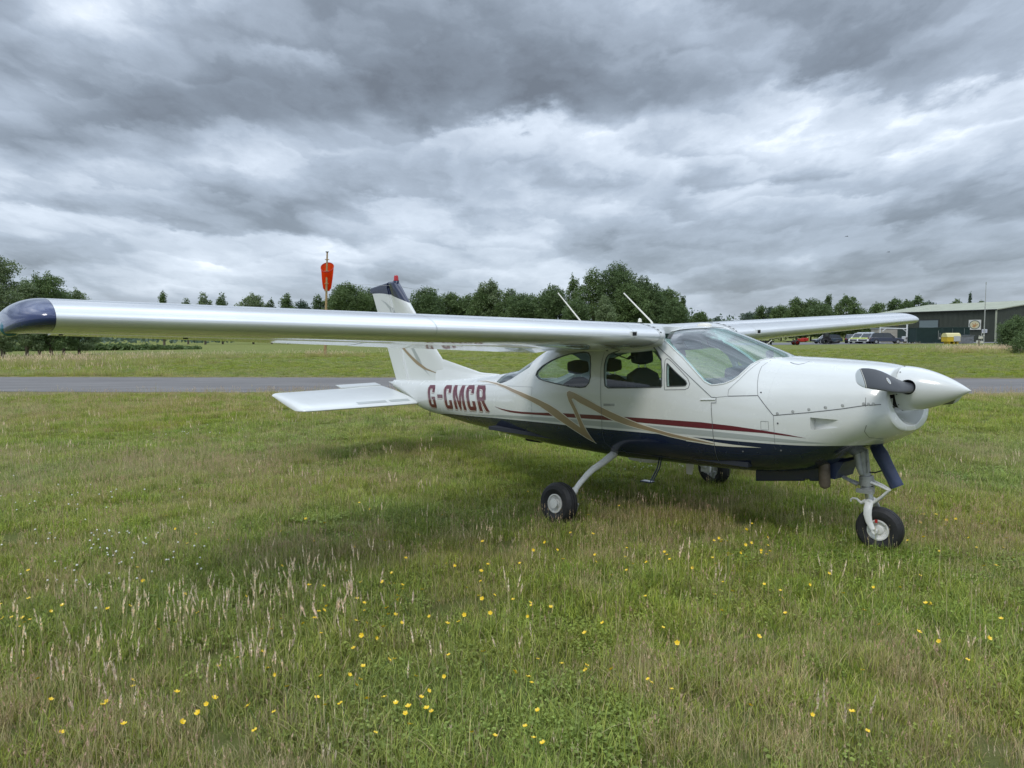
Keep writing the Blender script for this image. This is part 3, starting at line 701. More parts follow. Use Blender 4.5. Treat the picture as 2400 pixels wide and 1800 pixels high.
# ---- tail
def fin_ring(x0, z, x1, th, n=15, a=0.0, b=1.0):   # x0 leading edge, x1 trailing edge
    k = np.linspace(0, np.pi, n); u = a+(b-a)*.5*(1-np.cos(k))
    yt = 5*th*(.2969*np.sqrt(u)-.126*u-.3516*u**2+.2843*u**3-.1036*u**4)
    return [(float(x0+(x1-x0)*q), float(y), z) for q, y in zip(u[::-1], yt[::-1])]+[(float(x0+(x1-x0)*q), float(-y), z) for q, y in zip(u[1:] if a == 0 else u, yt[1:] if a == 0 else yt)]
# fin outline in side view
FLE = [(1.06,-3.30),(1.20,-3.36),(1.393,-3.476),(1.527,-3.623),(2.06,-4.143),(2.50,-4.575)]
HNG = [(1.04,-4.335),(2.50,-4.86)]
RTE = [(1.031,-4.664),(2.388,-5.316),(2.446,-5.371)]
fx = lambda z, T: float(np.interp(z, [q[0] for q in T], [q[1] for q in T]))
M_fin = bpy.data.materials.new('fin_paint'); M_fin.use_nodes = True; t = NT(M_fin.node_tree)
tc = t.n('ShaderNodeTexCoord').outputs['Object']; sp_ = t.n('ShaderNodeSeparateXYZ', {0: tc})
fc = t.n('ShaderNodeFloatCurve', {1: t.n('ShaderNodeMapRange', {0: sp_.outputs[0], 1: -5.4, 2: -4.0, 3: 0, 4: 1}).outputs[0]}); cv = fc.mapping.curves[0]
pts = [((x+5.4)/1.4, (z-2)/.5) for x, z in [(-5.4,2.372),(-5.237,2.376),(-4.983,2.364),(-4.754,2.332),(-4.532,2.281),(-4.318,2.217),(-4.155,2.12),(-4.0,2.0)]]
while len(cv.points) < len(pts): cv.points.new(.5,.5)
for q, a in zip(cv.points, pts): q.location = a
fc.mapping.update()
f_ = t.n('ShaderNodeMapRange', {0: t.m('SUBTRACT', sp_.outputs[2], t.m('ADD', 2.0, t.m('MULTIPLY', fc.outputs[0], .5))), 1: -.001, 2: .001}).outputs[0]
b_ = t.n('ShaderNodeBsdfPrincipled', {'Base Color': t.mix(f_, WHITE, (.012,.020,.055)), 'Roughness': .25, 'Coat Weight': .6}); t.n('ShaderNodeOutputMaterial', {0: b_.outputs[0]})
zs = list(np.linspace(1.04, 2.50, 26))
fin = MB().loft([fin_ring(fx(z, FLE), z, fx(z, HNG), .055*(1 if z < 2.3 else .9)*.9/max(.35, abs(fx(z, HNG)-fx(z, FLE)))*1.0) for z in zs])
fin.loft([[(x, y*sc, z) for x, y, _ in fin_ring(fx(2.5, FLE), z, fx(2.5, HNG), .10)] for z, sc in ((2.502,1),(2.52,.8),(2.532,.4))])
fin = fin.build('tail_fin', M_fin, PLANE, ang=50)
# the dorsal fin runs forward along the spine
dr = []
for x in np.linspace(-2.28, -3.60, 18):
    zt = float(np.interp(-x, [2.28,2.655,3.476,3.60], [1.238,1.245+.0,1.400,1.40])); zb = float(sec(x)[0])-.03; zt = max(zt, zb+.035); w = .05
    dr.append([(x, w*math.cos(a)*(.35 if math.sin(a) > .5 else 1), zb+(zt-zb)*max(0, math.sin(a))**.8) for a in np.linspace(0, math.pi, 13)]+[(x, -w, zb-.02), (x, w, zb-.02)])
MB().loft(dr).build('dorsal_fin', M_white, PLANE, ang=60)
zr = list(np.linspace(1.06, 2.44, 18))
rud = MB().loft([[(x, y, z) for x, y, z in [(fx(z, HNG)-.006, .028, z), (fx(z, RTE), .002, z), (fx(z, RTE), -.002, z), (fx(z, HNG)-.006, -.028, z)]] for z in zr])
rud.loft([[(x, y*sc, zz+dz_) for x, y, zz in [(fx(2.44, HNG)-.006, .028, 2.505), (-5.371, .004, 2.446), (-5.371, -.004, 2.446), (fx(2.44, HNG)-.006, -.028, 2.505)]] for sc, dz_ in ((1,-.06),(1,0),(.4,.015))])
rudder = rud.build('rudder', M_fin, PLANE, ang=30)
MB().lathe([(0,.040),(.02,.042),(.02,.036),(.07,.034),(.09,.026),(.098,0)], (-4.625,0,2.525), (0,0,1), 24).build('beacon_light', M_red, fin)
MB().lathe([(-.02,.045),(.012,.043),(.013,0)], (-4.625,0,2.525), (0,0,1), 24).build('beacon_base', M_navyd, fin)
MB().tube([(-4.70,0,2.47),(-5.0,-.33,2.49),(-5.2,-.55,2.50)], .0025, 6).tube([(-4.66,0,2.47),(-4.62,.33,2.42),(-4.55,.55,2.39)], .0025, 6).build('navigation_antenna', M_gearg, fin)
def fdecal(name, poly, m, x_off=.0022):
    # flat strip on the fin/rudder skin, both faces
    bm = bmesh.new(); vs = [bm.verts.new((x, 0, z)) for x, z in poly]
    for i in range(len(vs)): bm.edges.new((vs[i], vs[(i+1) % len(vs)]))
    bmesh.ops.triangle_fill(bm, use_beauty=True, use_dissolve=False, edges=bm.edges[:])
    X = [v.co.x for v in bm.verts]; q = min(X)+.02
    while q < max(X): bmesh.ops.bisect_plane(bm, geom=bm.verts[:]+bm.edges[:]+bm.faces[:], plane_co=(q,0,0), plane_no=(1,0,0), dist=1e-6); q += .02
    def fy(x, z):
        h = fx(z, HNG)
        if x < h: return .028*(x-fx(z, RTE))/(h-fx(z, RTE))+.002*(h-x)/(h-fx(z, RTE))
        l = fx(z, FLE); u = min(max((x-l)/(h-l), 0), 1); th = .055*(1 if z < 2.3 else .9)*.9/max(.35, abs(h-l))
        return 5*th*(.2969*math.sqrt(u)-.126*u-.3516*u**2+.2843*u**3-.1036*u**4)
    # fin_ring widths are not scaled by the chord
    for v in bm.verts: v.co.y = -(abs(fy(v.co.x, v.co.z))+x_off)
    me = bpy.data.meshes.new(name); bm.to_mesh(me); bm.free(); me.materials.append(m); o = link(bpy.data.objects.new(name, me), fin)
    o2 = link(o.copy(), fin); o2.scale = (1,-1,1)
fdecal('gold_tail_stripe', [(-4.80,1.80),(-4.486,1.529),(-4.319,1.429),(-4.112,1.317),(-3.91,1.248),(-3.518,1.190),(-3.851,1.266),(-4.023,1.335),(-4.228,1.431),(-4.402,1.529),(-4.72,1.82)], M_gold, .0035)
fdecal('grey_tail_stripe', [(-4.224,1.526),(-4.096,1.367),(-3.938,1.255),(-3.75,1.147),(-3.937,1.28),(-4.021,1.393),(-4.143,1.527),(-4.44,1.86),(-4.655,2.081),(-4.745,2.156),(-4.889,2.227),(-5.061,2.279),(-4.923,2.215),(-4.795,2.13),(-4.72,2.03),(-4.52,1.85)], M_grey)
# stabilator, trailing edge up
SA = -math.atan2(.182, .86)
for s in (-1, 1):
    mb = MB(); rr = []
    for y, xl, xt in ((.10,-3.955,-5.03),(.60,-3.99,-5.03),(1.2,-4.06,-5.035),(1.55,-4.10,-5.04),(1.66,-4.125,-5.04)):
        pass
    def srg(y, xl, xt, tz=1.0, a=0.0, b=1.0):
        c = xl-xt; X, U, L = foil(c, .09, m_=0, n=24, a=a, b=b); ys = [(x, z*tz) for x, z in zip(X[::-1], U[::-1])]+[(x, z*tz) for x, z in zip(X[1:] if a == 0 else X, L[1:] if a == 0 else L)]
        zl = .768; fz = (.182)/(.86); return [(xl-x, s*y, zl+(x+(-3.96-xl)*0)*fz*(1.0 if True else 1)+z-(0)) for x, z in ys]
    top = [(.12,-3.955,-4.93),(.6,-4.00,-4.945),(.79,-4.02,-4.95),(1.2,-4.07,-4.98),(1.60,-4.11,-5.01),(1.69,-4.13,-5.03),(1.745,-4.16,-5.035),(1.775,-4.21,-5.038),(1.790,-4.30,-5.04)]
    mb.loft([srg(y, a, b, 1.0 if i < 6 else (.9,.7,.35)[i-6]) for i, (y, a, b) in enumerate(top)])
    st = mb.build('stabilator', M_white, PLANE, ang=35)
    tb = MB(); rr = []
    for y in (.12, .79):
        xl = -4.94; rr.append([(xl, s*y, .768+.975*.2116-.004), (xl-.16, s*y, .768+1.135*.2116), (xl-.16, s*y, .768+1.135*.2116+.004), (xl, s*y, .768+.975*.2116+.012)])
    tb.loft(rr); tb.build('trim_tab', M_white, st, smooth=False)
    for y0, y1 in ((.20,.50),(.55,.98)):   # leading-edge slots
        mb = MB(); q = []
        for y in (y0, y1):
            xl = float(np.interp(y, [.12,.6,.79,1.2], [-3.955,-4.0,-4.02,-4.07]))
            q += [(xl-.055, s*y, .768+.055*.21+.030), (xl-.12, s*y, .768+.12*.21+.040)]
        mb.add([q[0], q[1], q[3], q[2]], [(0,1,2,3)]); mb.build('stabilator_slot', M_grey, st, smooth=False)
    mb = MB()
    for y in (.5,.9,1.3): mb.box((-4.86,s*y-.006,.945),(-4.30,s*y+.006,.950), M=None)
MB().lathe([(0,.10),(.02,.10)], (-4.2,0,.90), (0,1,0), 8)   # (unused profile)
MB().tube([(-3.82,0,.66),(-3.82,0,.63)], .006, 6).tube([(-3.82+.016*math.cos(a),0,.612+.018*math.sin(a)) for a in np.linspace(0,2*math.pi,16)], .004, 6).build('tail_tie_ring', M_dark, PLANE)

# ---- antennas, probes
for x0, x1 in ((-.85,-1.227),(.098,-.258)):
    z0, z1 = (1.84,2.20) if x0 < -.5 else (1.845,2.155)
    a = MB().tube([(x0+.02,0,z0-.02),(x0,0,z0+.01),(x1,0,z1)], [.012,.009,.006], 8).build('whip_antenna', M_cream, PLANE)
MB().lathe([(0,.02),(.03,.016),(.04,0)], (.02,-.08,1.85), (0,0,1), 12).build('fuel_vent', M_cream, PLANE)
gp = MB(); gp.loft([[(.70+.075*sc*math.cos(a), .04+.05*sc*math.sin(a), z) for a in np.linspace(0,2*math.pi,25)[:-1]] for z, sc in ((1.78,1),(1.808,1),(1.822,.85),(1.829,.5))]); gp.build('satellite_antenna', M_cream, PLANE)
def fin_ant(x, y, z0, h, c0, c1, rake, m, th=.012):
    mb = MB(); rr = []
    for z, c, r_ in ((z0, c0, 0), (z0-h, c1, rake)):
        rr.append([(x-r_+c/2*math.cos(a), y+th/2*math.sin(a), z) for a in np.linspace(0,2*math.pi,17)[:-1]])
    mb.loft(rr); mb.build('blade_antenna', m, PLANE)
fin_ant(.575, 0, .50, .135, .10, .07, .01, M_cream, .02); fin_ant(-2.13, 0, .55, .07, .05, .03, .015, M_cream)
sf = rbox(MB(), (.02, -.0, .465), (.36,.20,.09)).build('belly_fairing', M_gearw, PLANE)
bx = MB().box((-1.72,-.10,.46),(-1.45,.10,.53)); bevel(bx.build('belly_lamp_housing', M_dark, PLANE, smooth=False), .03)
MB().tube([(.44,-.30,.56),(.42,-.31,.45),(.37,-.33,.34),(.36,-.34,.315)],   .007, 8).tube([(.465,-.30,.56),(.445,-.31,.45),(.395,-.33,.34),(.385,-.34,.315)], .007, 8).box((.27,-.385,.303),(.39,-.31,.313)).build('entry_step', M_navy, PLANE)
bb = MB(); prof = [(1.39,.60),(1.395,.446),(1.83,.510),(1.842,.530),(1.872,.535),(1.885,.518),(1.975,.531),(1.985,.66)]
prism(prof, -.20, .20, bb); bevel(bb.build('belly_cooling_fairing', M_navy, PLANE, smooth=False), .006)
bb = MB(); prism([(1.99,.70),(1.995,.555),(2.075,.555),(2.09,.61),(2.14,.70)], -.16, .16, bb); bb.build('nose_gear_bay_frame', M_navyd, PLANE, smooth=False)
MB().tube([(2.005,-.215,.74),(2.012,-.215,.66),(2.018,-.215,.52),(2.020,-.215,.493),(2.021,-.215,.480)], [.043,.043,.045,.036,.012], 20).build('exhaust_pipe', M_exh, PLANE)

# ---- undercarriage
def wheel(parent, c, axis, rad, wid, rimr, m_rim, outer=1, nm='wheel'):
    c = Vector(c); axis = Vector(axis).normalized(); w = wid/2
    prof = [(-w*.62, rimr), (-w*.86, rimr+.018), (-w, rimr+(rad-rimr)*.45), (-w*.93, rimr+(rad-rimr)*.74), (-w*.72, rad-.010), (-w*.45, rad-.002), (-w*.44, rad-.008), (-w*.40, rad-.008), (-w*.38, rad), (-w*.06, rad), (-w*.05, rad-.007), (w*.05, rad-.007), (w*.06, rad), (w*.38, rad), (w*.40, rad-.008), (w*.44, rad-.008), (w*.45, rad-.002), (w*.72, rad-.010), (w*.93, rimr+(rad-rimr)*.74), (w, rimr+(rad-rimr)*.45), (w*.86, rimr+.018), (w*.62, rimr)]
    ty = MB().lathe(prof, c, axis, 56).build('tyre', M_rubber, parent, ang=28)
    rm = MB()
    for sg in (1, -1):
        rm.lathe([(sg*w*.55, rimr+.004), (sg*w*.80, rimr+.004), (sg*w*.82, rimr-.006), (sg*w*.55, rimr-.018), (sg*w*.42, rimr*.55), (sg*w*.60, rimr*.42), (sg*w*.62, rimr*.36), (sg*w*.62, 0)], c, axis, 40)
    rim = rm.build('wheel_rim', m_rim, parent, ang=25)
    rb = MB(); a1 = axis.orthogonal().normalized(); a2 = axis.cross(a1)
    for k in range(24):
        an = 2*math.pi*k/24; d = a1*math.cos(an)+a2*math.sin(an); q = axis.cross(d)
        for sg in (1, -1):
            p0 = c+axis*sg*w*.50+d*(rimr*.60); p1 = c+axis*sg*w*.62+d*(rimr*.90); rb.tube([p0, p1], .0035, 5)
    rb.build('rim_ribs', m_rim, rim)
    return ty, rim
# nose leg
ng = empty('nose_gear'); ng.parent = PLANE
wheel(ng, (2.365,0,.176), (.10,-1,0), .176, .125, .078, M_gearw)
MB().tube([(2.205,0,.86),(2.215,0,.78),(2.236,0,.64),(2.247,0,.585)], [.050,.046,.042,.042], 24).tube([(2.19,-.05,.80),(2.215,-.05,.66),(2.235,-.045,.60)], [.030,.024,.018], 12).tube([(2.27,-.03,.80),(2.28,-.035,.62)], .007, 8).build('oleo_cylinder', M_gearg, ng)
MB().lathe([(0,.045),(0,.058),(.075,.055),(.078,.045)], (2.262,0,.505+.005), (-.14,0,1), 28).lathe([(-.05,.035),(-.05,.050),(-.004,.052),(-.004,.045)], (2.262,0,.505), (-.14,0,1), 28).box((2.20,-.065,.455),(2.33,-.03,.485)).build('steering_collar', M_gearg, ng)
MB().tube([(2.256,0,.52),(2.290,0,.375)], .030, 24).build('chrome_strut', M_alu, ng)
fk = MB()
for s in (-1, 1):
    pts = [(2.293,s*.030,.395),(2.300,s*.055,.375),(2.303,s*.082,.340),(2.305,s*.088,.300),(2.318,s*.089,.245),(2.345,s*.090,.195),(2.365,s*.090,.176)]
    fk.tube(pts, [.028,.030,.031,.030,.025,.020,.018], 14, flat=.45)
    fk.lathe([(-.014,.021),(.018,.021),(.018,.013),(.010,.012),(.010,0)], (2.365,s*.090,.176), (0,s,0), 20)
fk.tube([(2.290,-.055,.385),(2.290,.055,.385)], .026, 14)
fk.tube([(2.27,-.04,.395),(2.235,-.04,.372),(2.215,-.04,.385),(2.20,-.04,.398),(2.165,-.04,.398),(2.150,-.04,.385),(2.152,-.04,.368)], [.016,.014,.010,.009,.008,.007,.005], 8)
fk.build('nose_fork', M_gearw, ng)
for s in (-1, 1):
    MB().tube([(2.30,s*.028,.545),(2.37,s*.024,.525),(2.430,s*.018,.500)], [.014,.012,.010], 8, flat=.8).tube([(2.320,s*.022,.385),(2.38,s*.018,.440),(2.432,s*.012,.500)], [.013,.010,.009], 8).build('torque_link', M_gearw, ng)
MB().tube([(1.93,-.03,.60),(2.05,-.03,.572),(2.06,-.03,.565)], [.016,.018,.014], 8).tube([(2.055,-.02,.568),(2.13,-.015,.54),(2.20,0,.515)], [.013,.010,.014], 8).tube([(2.055,-.045,.568),(2.13,-.045,.538),(2.20,-.04,.512)], [.009,.009,.012], 8).build('drag_brace', M_gearg, ng)
MB().tube([(2.27,-.01,.62),(2.32,0,.622),(2.36,.02,.64)], .006, 6).build('door_link', M_dark, ng)
dp = MB(); rr = []
for (xa, za, xb, zb, yf) in ((2.262,.800,2.352,.845,.0),(2.285,.745,2.395,.790,.02),(2.350,.640,2.440,.695,.035),(2.392,.560,2.485,.610,.035),(2.425,.497,2.518,.548,.025)):
    n_ = 6; top_ = [(xa+(xb-xa)*k/n_, .04+yf*math.sin(math.pi*k/n_)*-1, za+(zb-za)*k/n_) for k in range(n_+1)]
    rr.append(top_+[(x, y+.008, z) for x, y, z in top_[::-1]])
dp.loft(rr); dp.build('nose_gear_door', M_navyd, ng, ang=50)
MB().box((2.352,-.0645,.236),(2.372,-.060,.262)).build('tyre_creep_mark', M_redp, ng, smooth=False)
for s in (-1, 1):
    mg = empty('main_gear'); mg.parent = PLANE
    ax = Vector((.04, s*1.0, .12))
    wheel(mg, (.02, s*1.245, .190), ax, .192, .150, .083, M_gearw)
    MB().lathe([(.066,.040),(.074,.046),(.080,.044),(.083,.0)], (.02, s*1.245, .190), ax, 32).build('hub_cap', M_gearw, mg)
    MB().tube([(-.02,s*.36,.62),(0,s*.469,.545),(0,s*.639,.478),(0,s*.76,.438),(0,s*.837,.400),(0.0,s*.949,.325),(.005,s*1.05,.245)], [.040,.038,.033,.031,.029,.026,.025], 20).build('gear_leg', M_gearw, mg)
    MB().tube([(.003,s*1.01,.275),(.006,s*1.08,.225)], .033, 16).lathe([(-.006,.062),(.02,.062),(.02,.03)], (.01,s*1.10,.205), ax, 20).box((-.05,s*1.10-.012,.16),(.07,s*1.10+.012,.25)).build('brake_housing', M_gearw, mg)
    MB().tube([(.05,s*1.12,.14),(.10,s*1.11,.12),(.12,s*1.11,.18)], .022, 10).build('brake_caliper', M_gearg, mg)

# ================================================================ SETTING
def gz(y): return -0.0065*(max(45.0, min(y, 170.0))-45.0)
def P2(u, v, d):      # point seen at photo pixel (u, v), d metres in front of the camera
    a, b = px2g(u, v); return Vector((a*d, d, HC+b*d))
def gx_(u, d): return px2g(u, 800)[0]*d
def gpt(u, v):        # point of the near meadow seen at a photo pixel
    a, b = px2g(u, v); d = HC/(-b); return Vector((a*d, d, 0))
road_near = lambda x: 21.29-.14*x
road_far = lambda x: 28.45-.165*x

M_ground = bpy.data.materials.new('meadow_soil_grass'); M_ground.use_nodes = True; t = NT(M_ground.node_tree)
geo = t.n('ShaderNodeNewGeometry').outputs['Position']; sp_ = t.n('ShaderNodeSeparateXYZ', {0: geo})
n1 = t.noise(geo, .09, 5, .55); n2 = t.noise(geo, .8, 6, .65); n3 = t.noise(geo, 9.0, 6, .75); n4 = t.noise(t.vm('MULTIPLY', geo, (.06,.5,1)), 1.0, 5, .6)
c = t.mix(t.n('ShaderNodeMapRange', {0: n2, 1: .35, 2: .65}).outputs[0], (.175,.205,.055), (.235,.262,.080))
c = t.mix(t.n('ShaderNodeMapRange', {0: n4, 1: .42, 2: .68, 4: .55}).outputs[0], c, (.30,.30,.12))
c = t.mix(t.n('ShaderNodeMapRange', {0: n1, 1: .5, 2: .72, 4: .5}).outputs[0], c, (.22,.20,.10))
c = t.mix(t.n('ShaderNodeMapRange', {0: n3, 1: .35, 2: .75, 4: .6}).outputs[0], c, (.10,.13,.035))
# dry strips along both road edges
dn = t.m('SUBTRACT', sp_.outputs[1], t.m('SUBTRACT', 21.29, t.m('MULTIPLY', sp_.outputs[0], .14)))
df = t.m('SUBTRACT', sp_.outputs[1], t.m('SUBTRACT', 28.45, t.m('MULTIPLY', sp_.outputs[0], .165)))
e1 = t.m('EXPONENT', t.m('MULTIPLY', t.m('MULTIPLY', t.m('ADD', dn, .6), t.m('ADD', dn, .6)), -1.1))
e2 = t.m('EXPONENT', t.m('MULTIPLY', t.m('MULTIPLY', t.m('SUBTRACT', df, .35), t.m('SUBTRACT', df, .35)), -4.0))
c = t.mix(t.m('MULTIPLY', t.m('ADD', e1, e2, clamp=True), .75), c, (.30,.25,.13))
bn = t.n('ShaderNodeBump', {'Height': t.noise(geo, 14, 6, .8), 'Strength': .9, 'Distance': .12})
b = t.n('ShaderNodeBsdfPrincipled', {'Base Color': c, 'Roughness': .95, 'Specular IOR Level': .1, 'Normal': bn}); t.n('ShaderNodeOutputMaterial', {0: b.outputs[0]})
ysr = [-40,-10,0,10,20,30,45,60,80,100,125,150,170,250,400,700,1200]
xsr = [-1500,-600,-300,-150,-80,-40,-15,0,15,40,80,150,300,600,1500]
mb = MB(); mb.add([(x, y, gz(y)) for y in ysr for x in xsr], [(j*len(xsr)+i, j*len(xsr)+i+1, (j+1)*len(xsr)+i+1, (j+1)*len(xsr)+i) for j in range(len(ysr)-1) for i in range(len(xsr)-1)])
tag(mb.build('ground', M_ground, smooth=False), kind='structure')
M_road = bpy.data.materials.new('taxiway_asphalt'); M_road.use_nodes = True; t = NT(M_road.node_tree)
geo = t.n('ShaderNodeNewGeometry').outputs['Position']
c = t.mix(t.n('ShaderNodeMapRange', {0: t.noise(geo, 40, 4, .8), 1: .3, 2: .7}).outputs[0], (.088,.083,.080), (.170,.161,.156))
c = t.mix(t.n('ShaderNodeMapRange', {0: t.noise(t.vm('MULTIPLY', geo, (.25,1.4,1)), .9, 6, .7), 1: .38, 2: .68, 4: .85}).outputs[0], c, (.20,.192,.185))
b = t.n('ShaderNodeBsdfPrincipled', {'Base Color': c, 'Roughness': .88}); t.n('ShaderNodeOutputMaterial', {0: b.outputs[0]})
mb = MB(); X = list(np.arange(-80, 121, .35)); L = []; U = []
for x in X:
    w1 = noise.noise(Vector((x*.9, 3, 0)))*.16+noise.noise(Vector((x*4, 5, 0)))*.12; w2 = noise.noise(Vector((x*.9, 9, 0)))*.10+noise.noise(Vector((x*4, 15, 0)))*.05
    L.append((x, road_near(x)+w1, .006)); U.append((x, road_far(x)+w2, .006))
n = len(X); mb.add(L+U, [(i, i+1, n+i+1, n+i) for i in range(n-1)]); tag(mb.build('taxiway', M_road, smooth=False), kind='structure')
mb = MB(); yy = [109,114,120,125,140]; mb.add([(x, y, gz(y)+.02) for y in yy for x in (34+(y-109)*.15, 60, 90, 140)], [(j*4+i, j*4+i+1, (j+1)*4+i+1, (j+1)*4+i) for j in range(4) for i in range(3)])
tag(mb.build('apron', mat('apron_tarmac', (.15,.15,.155), .9, 0, 0, 0, 30, .15, .4), smooth=False), kind='structure')

# ---------------------------------------------------------------- trees
def leaf_mat(name, c1, c2, c3):
    m = bpy.data.materials.new(name); m.use_nodes = True; t = NT(m.node_tree)
    g = t.n('ShaderNodeNewGeometry'); oi = t.n('ShaderNodeObjectInfo').outputs['Random']
    c = t.ramp(g.outputs['Random Per Island'], [(0, c1), (.55, c2), (1, c3)])
    c = t.mix(t.m('MULTIPLY', oi, .35), c, tuple(q*.6 for q in c2))
    dfs = t.n('ShaderNodeBsdfPrincipled', {'Base Color': c, 'Roughness': .6, 'Specular IOR Level': .3}); tr = t.n('ShaderNodeBsdfTranslucent', {0: c})
    mx = t.n('ShaderNodeMixShader', {0: .28, 1: dfs.outputs[0], 2: tr.outputs[0]}); t.n('ShaderNodeOutputMaterial', {0: mx.outputs[0]}); return m
LM_ = {'dark': leaf_mat('leaf_dark', (.075,.125,.048), (.115,.175,.068), (.18,.245,.10)),
       'mid': leaf_mat('leaf_mid', (.085,.145,.050), (.135,.20,.070), (.21,.28,.11)),
       'pale': leaf_mat('leaf_pale', (.13,.19,.085), (.19,.25,.12), (.28,.34,.18)),
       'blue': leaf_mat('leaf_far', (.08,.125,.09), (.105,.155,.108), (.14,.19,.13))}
M_bark = mat('bark', (.11,.09,.07), .9, 0, 0, .4, 8, .2, 3)
def quads(C, S, rg, up_bias=.3):
    # leaf clumps: small folded quads round the given centres
    n = len(C); d = rg.normal(size=(n, 3)); d[:, 2] += up_bias; d /= np.linalg.norm(d, axis=1)[:, None]
    e = rg.normal(size=(n, 3)); a = np.cross(d, e); a /= np.linalg.norm(a, axis=1)[:, None]; b = np.cross(d, a)
    a *= S[:, None]; b *= (S*rg.uniform(.45, .9, n))[:, None]
    V = np.stack([C-a*.9, C-b*.55+a*.1+d*S[:, None]*.15, C+a, C+b*.6-a*.05+d*S[:, None]*.12], 1).reshape(-1, 3)
    F = np.arange(4*n).reshape(n, 4); return V, F
def quick_mesh(name, V, F, m, parent=None):
    me = bpy.data.meshes.new(name); n = len(F); k = F.shape[1]
    me.vertices.add(len(V)); me.vertices.foreach_set('co', V.astype(np.float32).ravel())
    me.loops.add(n*k); me.loops.foreach_set('vertex_index', F.astype(np.int32).ravel())
    me.polygons.add(n); me.polygons.foreach_set('loop_start', np.arange(0, n*k, k, dtype=np.int32)); me.polygons.foreach_set('loop_total', np.full(n, k, np.int32))
    me.materials.append(m); me.update(calc_edges=True)
    return link(bpy.data.objects.new(name, me), parent)
def tree(name, label, x, d, top, w, kind='mid', shape='round', group=None, dens=1.0, base=None, leaf=None, seed=None):
    rg = np.random.default_rng(seed if seed is not None else int(abs(x*37+d*11))+5)
    z0 = gz(d) if base is None else base; H = top-z0
    r = empty(name, (x, d, z0), 0, label, 'tree' if 'bush' not in name else 'bush', group)
    leaf = leaf or max(.16, min(.5, d*.0021)); nb = {'round': 18, 'cone': 20, 'column': 14, 'wispy': 22, 'bush': 14}[shape]
    B = []
    for k in range(nb):
        q = (k+.5)/nb
        if shape == 'round': zc = H*(.16+.70*q); rad = w/2*math.sqrt(max(.08, 1-((q-.42)/.66)**2)); off = rad*rg.uniform(.25,.72); br = w*rg.uniform(.12,.25)
        elif shape == 'cone': zc = H*(.08+.86*q); rad = w/2*(1.0-q)**1.0; off = rad*rg.uniform(.2,.75); br = w*(.27-.22*q)*rg.uniform(.8,1.15)
        elif shape == 'column': zc = H*(.12+.80*q); rad = w/2*math.sqrt(max(.1, 1-((q-.4)/.68)**2)); off = rad*rg.uniform(0,.55); br = w*rg.uniform(.22,.32)
        elif shape == 'wispy': zc = H*(.12+.78*q); rad = w/2*math.sqrt(max(.15, 1-((q-.35)/.72)**2)); off = rad*rg.uniform(.3,.95); br = w*rg.uniform(.15,.23)
        else: zc = H*(.15+.62*q); rad = w/2*math.sqrt(max(.1, 1-((q-.3)/.8)**2)); off = rad*rg.uniform(.2,.8); br = w*rg.uniform(.16,.26)
        a = k*2.4+rg.uniform(-.5,.5); B.append((off*math.cos(a), off*math.sin(a)*.9, zc, br, min(br*rg.uniform(.6,.95), H*.95-zc+.02*H if zc > H*.75 else 99)))
    B.append((rg.uniform(-.05,.05)*w, 0, H*.90, w*(.10 if shape != 'round' else .16), H*.10))
    C = []
    for (bx, by, bz, br, bh) in B:
        bh = max(bh, .06*H); n = int(dens*46*(br*br*.6+br*bh)/(leaf*leaf)*.62)+12
        d_ = rg.normal(size=(n, 3)); d_ /= np.linalg.norm(d_, axis=1)[:, None]
        rr_ = rg.uniform(.2, 1.35, n)**.5
        nz = np.array([noise.noise(Vector((float(q[0])*2.2+bx, float(q[1])*2.2, float(q[2])*2.2+bz)))*.62 for q in d_])
        rr_ = rr_*(1+nz); C.append(np.stack([bx+d_[:, 0]*br*rr_, by+d_[:, 1]*br*rr_, bz+d_[:, 2]*bh*rr_], 1))
    C = np.concatenate(C); C = C[C[:, 2] > .02*H]; S = leaf*rg.uniform(.45, 1.15, len(C))*.75
    V, F = quads(C, S, rg); quick_mesh('crown', V, F, LM_[kind], r)
    tr = MB(); hb = H*.82; lean = rg.uniform(-.03,.03)*w
    tr.tube([(0,0,-.1),(lean*.3,0,hb*.3),(lean,0,hb*.65),(lean*1.4,0,hb)], [max(.05, H*.022), H*.017, H*.010, H*.003], 8)
    for (bx, by, bz, br, bh) in B[:10]:
        zs_ = bz*.55; tr.tube([(lean*.5,0,zs_),(bx*.5,by*.5,(zs_+bz)/2+.03*H),(bx*.92,by*.92,bz)], [H*.009,H*.006,H*.002], 5)
    tr.build('trunk', M_bark, r); return r
def ptree(name, label, u, vt, wpx, d, **k):
    q = P2(u, vt, d); return tree(name, label, q.x, d, q.z, wpx*d/FPX, seed=int(u*3+vt), **k)
GL = 'trees behind the left end of the wing'; GC = 'trees along the far edge of the field'; GR = 'trees to the left of the hangar'
for i, (u, vt, w, d, kd, sh, lb) in enumerate([
 (-6,598,110,62,'pale','wispy','tall loose tree cut by the left edge of the picture'),
 (54,652,84,72,'pale','wispy','green pointed tree between the tall edge tree and the twin peaks above the wing tip'),
 (83,640,70,74,'mid','wispy','left one of the twin pointed green trees above the blue wing tip'),
 (110,637,84,74,'mid','wispy','right one of the twin pointed green trees above the blue wing tip'),
 (142,676,100,78,'mid','round','low dark tree sloping down right of the twin pointed trees'),
 (178,677,80,80,'pale','wispy','ragged low tree rightmost of the trees behind the navy wing tip')]):
    ptree('roadside_tree', lb, u, vt, w, d, kind=kd, shape=sh, group=GL)
